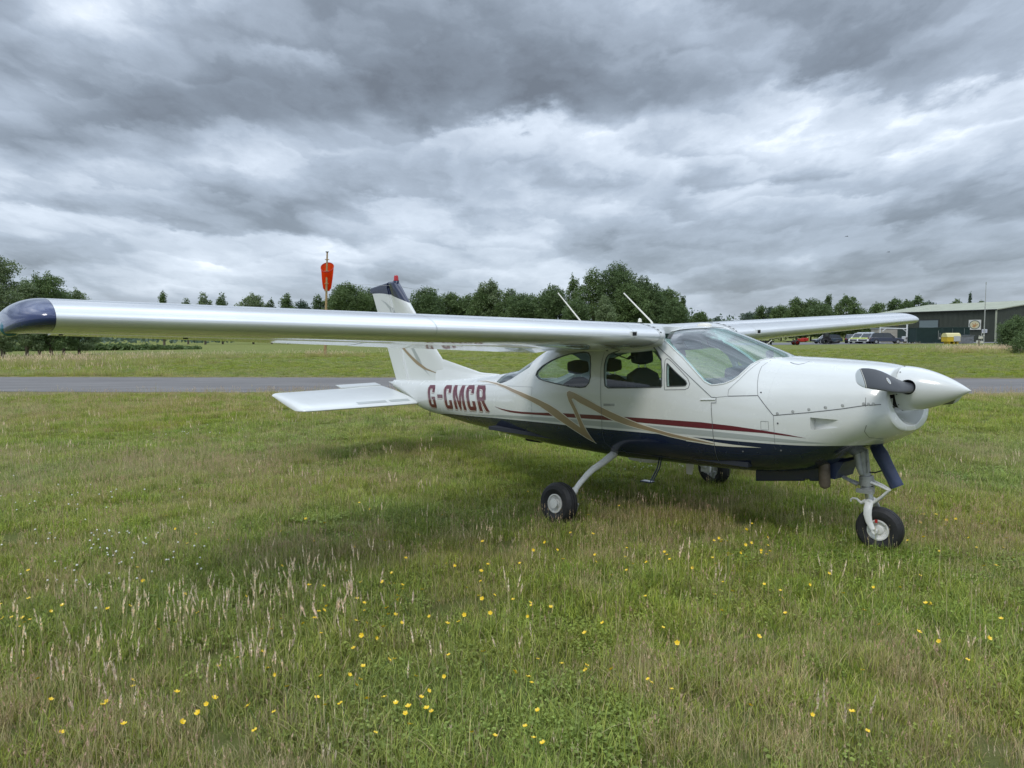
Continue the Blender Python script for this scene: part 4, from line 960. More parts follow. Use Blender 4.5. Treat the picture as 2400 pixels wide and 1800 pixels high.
for i, (u, vt, w, d, kd, sh, lb) in enumerate([
 (380,680,26,190,'mid','column','small lone upright tree left of the gap above the wing'),
 (437,698,34,210,'mid','round','tiny low tree immediately left of the pale double crown'),
 (477,686,48,200,'pale','round','pale rounded tree left half of the double crown above the wing'),
 (518,688,46,205,'dark','round','darker tree right half of the double crown above the wing'),
 (590,686,66,200,'pale','wispy','pale feathery tree far left of the windsock'),
 (634,700,34,200,'dark','round','small dark tree between the feathery tree and the rounded one'),
 (672,688,54,195,'mid','round','rounded mid green tree left of the windsock pole'),
 (708,700,44,215,'blue','wispy','thin bluish tree just left of the windsock pole'),
 (746,690,48,195,'dark','round','dark tree directly behind the windsock pole'),
 (818,663,116,185,'mid','round','large rounded tree between the windsock and the tail fin'),
 (868,676,70,190,'dark','round','dark tree partly hidden behind the tail fin'),
 (1002,674,118,185,'dark','round','broad dark tree right of the tail fin'),
 (962,700,60,200,'dark','round','low dark tree directly behind the leading edge of the tail fin'),
 (1100,690,70,195,'mid','round','mid green tree between the broad dark one and the leafy spike'),
 (1148,654,78,190,'pale','wispy','tree with a leafy spiked top right of the broad dark tree'),
 (1195,677,84,185,'mid','round','round shouldered tree right of the spiked top'),
 (1245,690,78,190,'mid','round','lower tree between the shouldered tree and the big central group'),
 (1300,668,98,175,'dark','round','dark round tree behind the left whip antenna'),
 (1344,643,42,170,'mid','wispy','thin airy crown rising left of the highest tree'),
 (1392,630,98,168,'mid','round','tall tree left shoulder of the highest group'),
 (1446,616,118,165,'dark','round','highest tree of the central group behind the cabin roof'),
 (1505,648,96,168,'dark','round','tall dark tree right shoulder of the highest group'),
 (1418,694,66,140,'pale','round','small pale green tree in front of the highest group'),
 (1352,700,80,160,'dark','round','low dark tree filling the foot of the central group'),
 (1563,676,92,170,'mid','round','rounded tree near the right end of the central group'),
 (1600,694,62,172,'dark','cone','sloping dark tree ending the central group'),
 (925,690,70,205,'dark','round','low dark tree between the tail fin and the broad dark tree'),
 (1060,686,90,192,'mid','round','mid green tree just right of the broad dark tree by the tail'),
 (1128,676,90,190,'mid','wispy','bushy tree left half of the crown under the leafy spike'),
 (1222,688,84,178,'dark','round','dark tree filling the dip left of the central group'),
 (1275,690,90,182,'mid','round','bushy tree at the left foot of the big central group'),
 (1475,664,110,160,'mid','round','bushy mid green tree on the right flank of the highest tree'),
 (1534,664,90,165,'dark','round','dark tree between the right shoulder and the rounded end tree'),
 (1582,702,80,160,'dark','round','low dark bushy tree below the right end of the central group'),
 (785,690,90,195,'dark','round','low dark tree between the windsock pole and the large rounded tree'),
 (1643,730,60,165,'mid','round','small bushy tree low at the right end of the central group')]):
    ptree('field_edge_tree', lb, u, vt, w, d, kind=kd, shape=sh, group=GC)
for i, (u, vt, w, d, kd, sh, lb) in enumerate([
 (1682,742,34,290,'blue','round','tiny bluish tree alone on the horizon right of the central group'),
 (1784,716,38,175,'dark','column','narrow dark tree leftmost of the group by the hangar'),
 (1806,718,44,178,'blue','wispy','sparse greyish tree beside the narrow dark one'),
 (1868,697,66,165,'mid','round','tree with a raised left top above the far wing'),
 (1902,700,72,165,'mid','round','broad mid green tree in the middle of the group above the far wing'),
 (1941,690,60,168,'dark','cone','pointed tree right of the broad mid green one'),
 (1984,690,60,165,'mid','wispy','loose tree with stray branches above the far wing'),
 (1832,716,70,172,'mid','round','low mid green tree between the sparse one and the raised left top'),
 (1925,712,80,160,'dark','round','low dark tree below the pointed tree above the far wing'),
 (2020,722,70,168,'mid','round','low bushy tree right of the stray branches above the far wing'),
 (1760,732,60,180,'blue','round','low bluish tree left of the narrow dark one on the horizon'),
 (2055,708,52,175,'mid','wispy','small tree left of the hangar roof'),
 (2098,696,46,178,'dark','wispy','slender dark tree above the left end of the hangar roof'),
 (2122,700,40,182,'mid','wispy','thin mid green tree between two darker ones above the hangar roof'),
 (2150,690,46,178,'dark','wispy','dark feathery tree above the left part of the hangar roof'),
 (2180,704,44,182,'blue','wispy','low tree rightmost of the row above the left hangar roof'),
 (2245,700,44,190,'mid','round','low tree left of the spire behind the hangar'),
 (2274,684,30,190,'blue','cone','slim spire shaped tree behind the hangar roof'),
 (2302,704,46,190,'mid','round','low tree beside the mast behind the hangar roof'),
 (2404,702,26,190,'dark','wispy','dark twigs of a tree cut by the right edge of the picture')]):
    ptree('hangar_tree', lb, u, vt, w, d, kind=kd, shape=sh, group=GR)
# far woods, one uncountable mass along the horizon
rg = np.random.default_rng(3); C = []
for k in range(15000):
    u = rg.uniform(-500, 2900); d = rg.uniform(235, 330) if not (1640 < u < 2300) else rg.uniform(260, 420)
    hh = 4.2+3.0*noise.noise(Vector((u*.012, d*.01, 0)))+1.8*noise.noise(Vector((u*.05, 7, 0)))
    if 640 < u < 1640: hh += 5.5
    if 1640 < u < 2000: hh += 3.6+1.5*noise.noise(Vector((u*.02, 1, 4)))
    if 1850 < u < 2100: hh += 3.0
    if 180 < u < 560: hh -= 2.0
    C.append(((u-1200)/FPX*d, d, gz(d)+max(.2, hh)*rg.uniform(0, 1)**.6))
C = np.array(C); V, F = quads(C, rg.uniform(.5,1.3,len(C)), rg)
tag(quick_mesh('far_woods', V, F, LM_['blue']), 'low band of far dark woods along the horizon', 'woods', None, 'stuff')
# clipped field hedge seen under the near wing
hd = empty('field_hedge', (gx_(180, 112), 112, gz(112)), 0, 'long dark field hedge seen low under the left half of the near wing', 'hedge'); C = []
for k in range(9000):
    u = rg.uniform(-120, 470); d = 112+rg.normal()*.8+8*max(0, (u-300)/300); h_ = 0.9+.5*noise.noise(Vector((u*.03, 1, 0)))+.25*noise.noise(Vector((u*.15, 4, 0))) - .9*max(0, (u-300)/200)
    C.append((gx_(u, d)-hd.location.x, d-112, rg.uniform(0, 1)**.7*max(.3, h_)))
C = np.array(C); V, F = quads(C, rg.uniform(.18,.42,len(C)), rg); quick_mesh('hedge_leaves', V, F, LM_['mid'], hd)
# bush at the right edge
ptree('garden_bush', 'big dark green bush in front of the hangar corner at the right edge', 2384, 738, 96, 60, kind='dark', shape='bush', base=-.35, leaf=.12, dens=.9)
ptree('garden_bush', 'smaller bush under the big one at the right edge of the picture', 2425, 790, 120, 52, kind='mid', shape='bush', base=-.2, leaf=.12, dens=.8)
# ---------------------------------------------------------------- hangar
def hang():
    r = empty('hangar', (78.6, 120, -.5), 0, 'long low olive green hangar with pale roof at the right edge', 'hangar')
    a = Vector((78.6, 120, 0)); wdir = Vector((-7.6, 23, 0)).normalized(); gdir = Vector((.95, .314, 0)).normalized()
    Lw, G, z0, ze, zr = 24.0, 25.0, -.6, 4.78, 6.25
    o = Vector((78.6, 120, -.5))
    def P(s, g, z): q = a+wdir*s+gdir*g; return Vector((q.x, q.y, z))-o
    M_wall = mat('olive_cladding', (.048,.056,.042), .55, .1, 0, 0, 30, .10, .7)
    M_roof = mat('pale_roof_sheet', (.34,.36,.27), .6, .1, 0, 0, 30, .10, .5)
    wl = MB()
    # ribbed long wall
    n = 96; pts = []
    for k in range(n+1):
        s = Lw*k/n; off = (.0,.0,.035,.035)[k % 4]; pts.append((s, -off))
    wl.add([P(s, g, z) for z in (z0, ze) for s, g in pts], [(i, i+1, n+2+i, n+1+i) for i in range(n)])
    m = 72; pts = [(G*k/m, (.0,.0,.035,.035)[k % 4]) for k in range(m+1)]
    def top(g): return ze+(zr-ze)*(1-abs(g-G/2)/(G/2))
    wl.add([P(-q, g, z0) for g, q in pts]+[P(-q, g, top(g)) for g, q in pts], [(i, i+1, m+2+i, m+1+i) for i in range(m)])
    wl.add([P(Lw, 0, z0), P(Lw, G, z0), P(Lw, G, ze), P(Lw, G/2, zr), P(Lw, 0, ze)], [(0,1,2,3,4)]); wl.add([P(0,G,z0), P(Lw,G,z0), P(Lw,G,ze), P(0,G,ze)], [(0,1,2,3)])
    wl.build('wall', M_wall, r, smooth=False)
    rf = MB(); e = .35
    def rp(s, g, z): return P(s, g, z)
    for g0, g1 in ((-e, G/2), (G+e, G/2)):
        za = ze-.06; rf.add([rp(-e, g0, za), rp(Lw+e, g0, za), rp(Lw+e, g1, zr+.12), rp(-e, g1, zr+.12), rp(-e, g0, za+.14), rp(Lw+e, g0, za+.14), rp(Lw+e, g1, zr+.28), rp(-e, g1, zr+.28)], [(0,1,2,3),(4,7,6,5),(0,4,5,1),(1,5,6,2),(2,6,7,3),(3,7,4,0)])
    rf = rf.build('roof', M_roof, r, smooth=False)
    MB().tube([P(-.4, -.42, ze), P(Lw+.3, -.42, ze)], .09, 8).build('gutter', mat('gutter_dark', (.03,.033,.03), .6), rf)
    MB().tube([P(-.12, -.14, z0), P(-.12, -.14, ze+.1)], .15, 10).build('downpipe', M_roof, r)
    # roller door, personnel door, small sign, lamp
    def panel(nm, s0, s1, zb, zt, m, off=-.10, th=.05, par=r):
        mb = MB(); vs = [P(s, g, z) for g in (off, off+th) for s, z in ((s0,zb),(s1,zb),(s1,zt),(s0,zt))]
        mb.add(vs, [(0,1,2,3),(7,6,5,4),(0,4,5,1),(1,5,6,2),(2,6,7,3),(3,7,4,0)]); return mb.build(nm, m, par, smooth=False)
    panel('door_frame', 10.6, 14.9, z0+.1, 3.45, mat('frame_dark', (.03,.035,.035), .6), -.08, .06)
    rd = panel('roller_door', 10.8, 14.7, z0+.1, 3.25, mat('roller_door', (.20,.25,.26), .5, .2), -.14, .05)
    mb = MB()
    for k in range(14):
        z = z0+.3+k*.26; vs = [P(s, g, zz) for g in (-.155, -.145) for s, zz in ((10.8,z),(14.7,z),(14.7,z+.03),(10.8,z+.03))]
        mb.add(vs, [(0,1,2,3),(7,6,5,4),(0,4,5,1),(1,5,6,2),(2,6,7,3),(3,7,4,0)])
    mb.build('door_slats', mat('slat_grey', (.13,.16,.17), .5), rd, smooth=False)
    panel('side_door', 17.6, 19.6, z0+.1, 1.55, mat('door_green', (.03,.05,.045), .5), -.10, .05)
    sg = panel('notice_board', 1.35, 2.30, 1.02, 1.62, mat('notice_white', (.62,.63,.66), .5), -.16, .05)
    for k in range(3): panel('notice_line', 1.5, 2.15, 1.16+k*.12, 1.20+k*.12, mat('notice_ink', (.25,.27,.33), .6), -.172, .01, sg)
    MB().box((-.1,-.12,-.14),(.1,.12,.14)).build('wall_lamp', mat('lamp_white', (.75,.75,.72), .4), r, smooth=False).location = P(-.2, 4.0, 3.05)
    # round emblem sign: square white board, dark ring, cream disc with a tan aeroplane-like shape
    c = P(3.55, -.2, 2.12+.25); up_ = Vector((0,0,1)); d_ = wdir; nn = Vector((-gdir.x, -gdir.y, 0))
    b = MB(); hw, hh = 1.12, .82
    vs = [c+d_*x+up_*z+nn*q for q in (0,.06) for x, z in ((-hw,-hh),(hw,-hh),(hw,hh),(-hw,hh))]
    b.add(vs, [(0,1,2,3),(7,6,5,4),(0,4,5,1),(1,5,6,2),(2,6,7,3),(3,7,4,0)]); b = b.build('emblem_board', mat('board_white', (.66,.66,.60), .5), r, smooth=False)
    def disc(nm, rx, rz, off, m, pts=None):
        mb = MB(); q = pts or [(rx*math.cos(a), rz*math.sin(a)) for a in np.linspace(0, 2*math.pi, 41)[:-1]]; k = len(q)
        mb.add([c+d_*x+up_*z+nn*(.06+off) for x, z in q], [tuple(range(k))]); return mb.build(nm, m, b, smooth=False)
    disc('emblem_ring', 1.02, .74, .004, mat('emblem_green', (.09,.12,.11), .5)); disc('emblem_disc', .86, .62, .008, mat('emblem_cream', (.62,.57,.36), .5))
    tan = mat('emblem_tan', (.50,.26,.10), .5)
    disc('emblem_shape', 0, 0, .012, tan, [(.55,.22),(.30,.20),(.05,-.05),(-.10,.30),(-.25,.32),(-.15,-.02),(-.55,.12),(-.60,.02),(-.20,-.22),(-.10,-.42),(.30,-.40),(.45,-.18),(.25,-.08),(.10,-.16)][::-1])
hang()
# ---------------------------------------------------------------- things by the hangar
def bd_root(name, label, cat, u, d, group=None, rz=0, z=None): return empty(name, (gx_(u, d), d, gz(d)+.02 if z is None else z), rz, label, cat, group)
def sized(u0, u1, d): return gx_(u1, d)-gx_(u0, d)
M_cont = mat('container_green', (.014,.035,.032), .55, 0, 0, 0, 30, .15, 1.5)
def container(label, u0, u1, d, H, rz):
    Lx = sized(u0, u1, d); r = bd_root('shipping_container', label, 'container', (u0+u1)/2, d, 'dark green containers in front of the hangar', rz)
    w = 2.4; mb = MB(); n = int(Lx/.14); mb.box((-Lx/2+.06, .06, .14), (Lx/2-.06, w-.06, H-.06))
    for k in range(n):
        x = -Lx/2+.12+k*(Lx-.24)/n; mb.box((x, .02, .16), (x+.07, .06, H-.12)); mb.box((x, w-.06, .16), (x+.07, w-.02, H-.12))
    mb.build('shell', M_cont, r, smooth=False); fr = MB()
    for x in (-Lx/2, Lx/2-.12):
        for y in (0, w-.12): fr.box((x, y, 0), (x+.12, y+.12, H))
    fr.box((-Lx/2+.12, 0, H-.12), (Lx/2-.12, .06, H)); fr.box((-Lx/2+.12, 0, .04), (Lx/2-.12, .06, .16)); fr.box((-Lx/2, .12, H-.05), (Lx/2, w-.12, H)); fr.build('frame', M_cont, r, smooth=False)
    return r, Lx
c1, L1 = container('dark green shipping container with silver locking bars, left one of two', 2147, 2207, 112, 2.36, 0)
for x, h in ((L1/2-.55, 1.35), (L1/2-.30, 1.0)):
    MB().tube([(x, -.03, .55), (x, -.03, .55+h)], .035, 8).build('locking_bar', M_alu, c1)
MB().box((L1/2-.38, -.05, .62), (L1/2-.22, -.005, .90)).build('lock_box', M_cream, c1, smooth=False)
c2, L2 = container('darker green shipping container behind the yellow bin, right one of two', 2208, 2272, 113.5, 2.40, 0)
for x in (-.55, 1.25): MB().tube([(x, -.03, 1.3), (x, -.03, 2.2)], .02, 8).build('locking_bar', M_alu, c2)
# yellow bin with arched top
d = 104; r = bd_root('yellow_salt_bin', 'yellow bin with arched lid and white panel in front of the containers', 'storage bin', 2228.5, d); Lx = sized(2213, 2244, d); Hh = 1.50
pr_ = [(-.75,.30),(.75,.30),(.75,.95),(.55,1.35),(.25,1.50),(-.25,1.50),(-.55,1.35),(-.75,.95)]
M_yel = mat('bin_yellow', (.58,.40,.03), .5, 0, .1, 0, 30, .08, 3); mb = MB(); q = [(-Lx/2, y, z) for y, z in pr_]; q2 = [(Lx/2, y, z) for y, z in pr_]; mb.loft([q, q2]); bevel(mb.build('bin_shell', M_yel, r, smooth=False), .03)
mb = MB(); mb.loft([[(x, y*1.03, max(z, .95)*1.015) for y, z in pr_[2:]] for x in (-Lx/2-.03, Lx/2+.03)]); mb.build('arched_lid', mat('lid_pale_yellow', (.62,.56,.28), .5), r, smooth=False)
MB().box((-.05, -.79, .36), (Lx/2-.06, -.755, 1.08)).build('side_panel', mat('panel_grey_white', (.45,.46,.50), .5), r, smooth=False)
for x in (-Lx/2+.28, 0, Lx/2-.42): MB().box((x, -.6, 0), (x+.22, .6, .30)).build('foot', M_yel, r, smooth=False)
# corrugated shed
d = 105; r = bd_root('metal_shed', 'low grey corrugated metal shed beside the yellow bin', 'shed', 2265, d); Lx = sized(2248, 2282, d); mb = MB(); n = 26; H = 1.12
M_corr = mat('corrugated_steel', (.22,.23,.27), .5, .5, 0, 0, 30, .2, 3)
P_ = [(-Lx/2+Lx*k/n, -.03*(k % 2)) for k in range(n+1)]; mb.add([(x, y, z) for z in (0, H) for x, y in P_], [(i, i+1, n+2+i, n+1+i) for i in range(n)])
mb.box((-Lx/2, .01, 0), (Lx/2, 1.6, H)); mb.build('shed_wall', M_corr, r, smooth=False)
MB().box((-Lx/2-.08, -.12, H), (Lx/2+.10, 1.7, H+.08)).build('shed_roof', mat('shed_roof', (.15,.16,.19), .5, .4), r, smooth=False)
MB().box((Lx/2-.45, -.06, .5), (Lx/2-.38, -.035, .60)).build('latch', M_dark, r, smooth=False)
# mast
q = P2(2305.5, 802.6, 98); tp = P2(2311.3, 660.8, 98); r = empty('radio_mast', (q.x, 98, gz(98)), 0, 'tall thin grey mast standing in front of the hangar', 'mast')
h = tp.z-gz(98); dxm = tp.x-q.x
MB().tube([(0,0,0),(dxm*.6,0,h*.6)], [.07,.06], 10).build('lower_tube', M_gearg, r); MB().tube([(dxm*.6,0,h*.6),(dxm,0,h)], [.045,.03], 8).tube([(dxm,0,h-.35),(dxm,0,h-.02)], .055, 8).build('upper_tube', M_gearg, r)
# white weather boxes beside the mast
r = bd_root('weather_station', 'white louvred instrument boxes on a frame at the foot of the mast', 'weather station', 2300, 97)
MB().tube([(0,0,0),(0,0,1.45)], .04, 8).tube([(-.5,0,0),(-.5,0,.55)], .03, 8).tube([(.15,0,0),(.15,0,.5)], .03, 8).build('post', M_gearg, r)
for (x, z, w, h_) in ((-.10,.72,.36,.28),(-.05,.12,.42,.26),(-.42,.20,.30,.30)):
    bx = MB().box((x-w/2,-.18,z),(x+w/2,.18,z+h_)); 
    for k in range(4): bx.box((x-w/2-.01,-.20,z+.03+k*h_/4.4),(x+w/2+.01,-.181,z+.05+k*h_/4.4))
    bx.build('louvred_box', M_cream, r, smooth=False)
MB().tube([(-.3,0,1.05),(.35,0,1.12)], .02, 6).lathe([(0,.05),(.06,.05),(.08,.02),(.08,0)], (-.3,0,1.05), (0,0,1), 10).lathe([(0,.05),(.06,.05),(.08,.02),(.08,0)], (.35,0,1.12), (0,0,1), 10).lathe([(0,.09),(.05,.09),(.07,0)], (.12,0,1.45), (0,0,1), 12).build('sensor_arm', M_cream, r)
# marker posts
d = 66; q = P2(2294, 797, d); r = bd_root('wooden_post', 'short dark post standing in the tall dry grass before the hangar', 'post', 2294, d)
MB().tube([(0,0,-.1),(.02,0,q.z-gz(d))], [.07,.055], 8).box((-.07,-.06,q.z-gz(d)),(.11,.06,q.z-gz(d)+.04)).build('post_shaft', mat('old_wood', (.10,.085,.07), .9, 0, 0, .3, 20, .25, 8), r)
# white generator trailer, field gate
d = 115; r = bd_root('white_generator', 'low white generator with round vents left of the dark green container', 'generator', 2133, d); Lx = sized(2121, 2147, d)
bevel(MB().box((-Lx/2,0,.25),(Lx/2,.9,1.05)).build('housing', mat('gen_white', (.62,.64,.64), .5), r, smooth=False), .05)
for x in (-Lx/2+.28, -Lx/2+.75): MB().lathe([(0,.14),(.02,.14),(.02,.10),(.012,.08),(.012,0)], (x,-.0,.75), (0,-1,0), 16).build('vent', mat('vent_grey', (.20,.21,.21), .6), r)
for k in range(5): MB().box((Lx/2-.65,-.02,.40+k*.11),(Lx/2-.10,0,.45+k*.11)).build('louvre', mat('vent_grey', (.2,.21,.21)), r, smooth=False)
for x in (-Lx/2+.2, Lx/2-.4): MB().box((x,.1,0),(x+.2,.8,.25)).build('skid', M_dark, r, smooth=False)
d = 124; r = bd_root('white_gantry', 'white tubular gantry frame standing behind the parked cars', 'frame', 2105, d); x1 = gx_(2125, d)-gx_(2105, d); x0 = gx_(2062, d)-gx_(2105, d)
MB().tube([(x1,0,0),(x1,0,3.1)], .13, 8).build('upright', M_white, r); MB().tube([(x0,0,0),(x0,0,2.6)], .10, 8).build('upright', M_white, r)
MB().tube([(x0,0,2.45),(x1,0,2.3)], .09, 8).build('crossbar', M_white, r); MB().tube([(x1-.75,0,2.3),(x1,0,1.75)], .07, 8).build('brace', M_white, r)
MB().tube([(x0+1.0,0,2.4),(x0+.4,0,1.9)], .07, 8).build('brace', M_white, r)
d = 128; r = bd_root('site_cabin', 'beige cabin wall seen between the parked cars and the hangar', 'cabin', 2080, d); Lx = sized(2060, 2106, d)
bevel(MB().box((-Lx/2,0,0),(Lx/2,2.5,2.35)).build('cabin_body', mat('cabin_beige', (.36,.34,.28), .7, 0, 0, 0, 30, .12, 1), r, smooth=False), .05)
MB().box((-Lx/2-.1,-.1,2.35),(Lx/2+.1,2.6,2.45)).build('cabin_roof', M_tipgrey, r, smooth=False)
# ---------------------------------------------------------------- vehicles
M_tyre = M_rubber; M_cglass = mat('car_glass', (.02,.026,.03), .08, 0, 1); M_hub = mat('alloy_wheel', (.45,.46,.47), .35, .7); M_lamp = mat('headlamp', (.6,.62,.62), .15, 0, 1); M_tail = mat('tail_lamp', (.30,.01,.01), .2, 0, .8)
def car(name, label, cat, u, d, heading, L, H, Wd, paint, kind='suv', group='cars parked in front of the hangar', livery=None):
    r = bd_root(name, label, cat, u, d, group, heading)
    # side profile, nose towards +x
    hb = H*.56
    low = [(-.5*L,.30*H),(-.495*L,.50*H),(-.47*L,hb+.02*H),(.14*L,hb),(.40*L,hb-.05*H),(.475*L,.42*H),(.495*L,.30*H),(.49*L,.20*H),(-.49*L,.20*H)]
    if kind == 'suv': cab = [(-.475*L,hb),(-.42*L,H*.93),(-.36*L,H),(.0*L,H),(.08*L,H*.965),(.235*L,hb)]
    elif kind == 'hatch': cab = [(-.46*L,hb),(-.36*L,H*.93),(-.26*L,H),(.0*L,H),(.07*L,H*.96),(.25*L,hb)]
    else: cab = [(-.10*L,hb),(-.09*L,H*.96),(-.02*L,H),(.08*L,H),(.12*L,H*.96),(.26*L,hb)]
    def slab(P, w0, w1, z0, z1):
        rr_ = []
        for y in (-1, -.86, .86, 1):
            rr_.append([(x*(1 if abs(y) < .9 else .985), y*(w0+(w1-w0)*max(0, min(1, (z-z0)/(z1-z0)))), z) for x, z in P])
        return MB().loft(rr_)
    b = slab(low, Wd/2, Wd/2*.96, .2*H, hb); body_ = bevel(b.build('body', paint, r, ang=30), .04)
    c_ = slab(cab, Wd/2*.94, Wd/2*.76, hb-.02, H); c_ = c_.build('glasshouse', M_cglass, r, ang=30)
    rf = MB(); top_ = [q for q in cab if q[1] > H*.9]; rf.loft([[(x, y*Wd/2*.775, z+.012) for x, z in top_]+[(x, y*Wd/2*.775, z-.05) for x, z in top_[::-1]] for y in (-1, 1)]); rf.build('roof', paint, r, ang=30)
    for y in (-1, 1):
        for (xa, xb) in ((cab[0][0]*.98, cab[1][0]*.98), (-.12*L if kind != 'pickup' else -.09*L, -.10*L if kind != 'pickup' else -.08*L), (cab[-1][0]*.97, cab[-2][0]*.97)):
            MB().tube([(xa, y*Wd/2*.93, hb), (xb, y*Wd/2*.775, H*.97)], .035, 6).build('pillar', paint, r)
        for xw in (-.32*L, .31*L):
            w_ = MB().lathe([(-.11,.20),(-.11,.31),(-.08,.345),(.08,.345),(.11,.31),(.11,.20)], (xw, y*(Wd/2-.10), .345), (0,y,0), 24).build('tyre', M_tyre, r)
            MB().lathe([(.10,.21),(.085,.16),(.105,.06),(.105,0)], (xw, y*(Wd/2-.10), .345), (0,y,0), 20).build('wheel_hub', M_hub, w_)
        MB().box((.43*L, y*Wd*.30-.16, .40*H), (.487*L, y*Wd*.30+.16, .48*H)).build('headlight', M_lamp, r)
        MB().box((-.500*L, y*Wd*.38-.10, .44*H), (-.47*L, y*Wd*.38+.10, .56*H)).build('tail_light', M_tail, r)
        MB().box((.17*L, y*(Wd/2+.02)-.09, hb+.02), (.21*L, y*(Wd/2+.02)+.09, hb+.16)).build('wing_mirror', paint, r)
    MB().box((.478*L, -.35*Wd, .28*H), (.4985*L, .35*Wd, .40*H)).build('grille', M_dark, r, smooth=False)
    if kind == 'pickup': MB().box((-.49*L, -Wd/2*.93, hb), (-.13*L, -Wd/2*.86, hb+.12)).build('bed_rail', paint, r, smooth=False)
    if livery:
        yl = mat('livery_yellow', (.52,.62,.06), .4, 0, .4); bl = mat('livery_blue', (.02,.06,.22), .4)
        for y in (-1, 1):
            mb = MB(); mb2 = MB(); n = 7
            for k in range(n):
                x0_ = -.42*L+k*.84*L/n; zz0 = .33*H; (mb if k % 2 == 0 else mb2).box((x0_, y*Wd/2*.985-.012, zz0), (x0_+.84*L/n, y*Wd/2*.985+.02, hb-.06*H))
            mb.build('livery_panel', yl, r, smooth=False); mb2.build('livery_panel', bl, r, smooth=False)
        MB().add([(.30*L,-Wd*.42,hb-.015*H),(.465*L,-Wd*.40,.475*H),(.465*L,Wd*.40,.475*H),(.30*L,Wd*.42,hb-.015*H),(.30*L,-Wd*.42,hb+.02),(.465*L,-Wd*.40,.475*H+.05),(.465*L,Wd*.40,.475*H+.05),(.30*L,Wd*.42,hb+.02)], [(0,1,2,3),(7,6,5,4),(0,4,5,1),(1,5,6,2),(2,6,7,3),(3,7,4,0)]).build('bonnet_panel', yl, r, smooth=False)
        lb = MB().box((-.10*L-.12,-Wd*.34,H+.03),(-.10*L+.12,Wd*.34,H+.13)).build('light_bar', mat('lightbar', (.55,.6,.66), .2, 0, 1), r, smooth=False); bevel(lb, .03)
    return r
pw_ = mat('car_white', (.66,.68,.68), .25, 0, 1)
car('emergency_car', 'yellow and white emergency car, the one further left', 'emergency car', 2016, 117, R(222), 4.6, 1.62, 1.85, pw_, 'suv', 'marked emergency cars by the hangar', True)
car('emergency_car', 'yellow and white emergency car beside the dark blue off-roader', 'emergency car', 2036, 115, R(222), 4.6, 1.62, 1.85, pw_, 'suv', 'marked emergency cars by the hangar', True)
car('parked_suv', 'long dark blue off-roader with silver wheels facing right', 'car', 2076, 112, R(-14), 4.75, 1.62, 1.9, mat('car_navy', (.012,.018,.045), .25, 0, 1), 'suv')
car('parked_hatchback', 'small black hatchback seen from behind left of the yellow cars', 'car', 1996, 121, R(60), 3.9, 1.45, 1.72, mat('car_black', (.012,.014,.018), .3, 0, 1), 'hatch')
car('parked_estate', 'blue grey car partly behind the black tractor', 'car', 1938, 120, R(200-18), 4.5, 1.45, 1.78, mat('car_bluegrey', (.035,.055,.085), .28, .3, 1), 'hatch')
# small black airfield tractor with bucket
r = bd_root('black_tractor', 'small black tractor with a cab and front bucket standing before the blue grey car', 'tractor', 1940, 113, None, R(-8))
mb = MB().box((-.75,-.45,.45),(.35,.45,.95)); bevel(mb.build('chassis', M_dark, r, smooth=False), .05)
cbn = MB().loft([[(x*s_, y*s_, z) for x, y in ((-.60,-.5),(.12,-.5),(.12,.5),(-.60,.5))] for z, s_ in ((.95,1),(1.55,.98),(1.95,.90))]); cbn.build('cab', M_dark, r, ang=20)
MB().box((-.50,-.515,1.15),(-.05,-.505,1.70)).build('cab_window', M_cglass, r, smooth=False)
for y in (-.52,.52):
    for x, rr_ in ((-.45,.42),(.30,.30)):
        MB().lathe([(-.12,rr_*.55),(-.12,rr_*.92),(-.08,rr_),(.08,rr_),(.12,rr_*.92),(.12,rr_*.55)], (x,y,rr_), (0,1,0), 20).build('tyre', M_tyre, r)
bk = MB(); prism([(.55,.05),(1.45,.10),(1.62,.62),(1.50,.55),(1.15,.36),(.75,.34),(.50,.45)], -.75, .75, bk); bk.build('front_bucket', M_dark, r, smooth=False)
MB().tube([(.2,-.4,.8),(.6,-.4,.45)], .05, 8).build('loader_arm', M_dark, r); MB().tube([(.2,.4,.8),(.6,.4,.45)], .05, 8).build('loader_arm', M_dark, r)
# red trailer machine and a dark frame behind the cowling
def machine(label, u0, u1, d, red):
    r = bd_root('field_machine', label, 'farm machine', (u0+u1)/2, d, 'farm machinery beyond the far wing'); Lx = sized(u0, u1, d)
    MB().box((-Lx/2,-.4,.42),(Lx/2,.4,.58)).build('frame', M_dark if not red else mat('machine_dark', (.03,.025,.028), .7), r, smooth=False)
    if red:
        for x, z, w, h_ in ((Lx*.12,.50,.75,.40),(Lx*.34,.58,.62,.42)): bevel(MB().box((x,-.55,z),(x+w,.55,z+h_)).build('hopper', M_redp, r, smooth=False), .05)
        for y in (-.6,.6):
            w_ = MB().lathe([(-.10,.16),(-.10,.30),(-.06,.36),(.06,.36),(.10,.30),(.10,.16)], (-.15,y,.36), (0,1,0), 22).build('tyre', M_tyre, r)
            MB().lathe([(-.11,.24),(-.125,.20),(-.125,.10),(-.11,0)], (-.15,y,.36), (0,1 if y < 0 else -1,0), 18).lathe([(-.11,.24),(-.125,.20),(-.125,.10),(-.11,0)], (-.15,y,.36), (0,1,0), 18).build('red_wheel', M_redp, w_)
        MB().tube([(-Lx/2,0,.5),(-Lx/2-.6,0,.62)], .05, 8).build('drawbar', M_dark, r)
    else:
        for k in range(6): MB().box((-Lx/2+k*Lx/6,-.3,.1),(-Lx/2+k*Lx/6+.08,.3,.7)).build('tine', M_dark, r, smooth=False)
        MB().tube([(0,-.45,.1),(Lx*.35,-.45,.75)], .05, 8).build('pale_lever', M_cream, r)
    return r
machine('red farm trailer with a round red wheel under the far wing', 1846, 1888, 104, True)
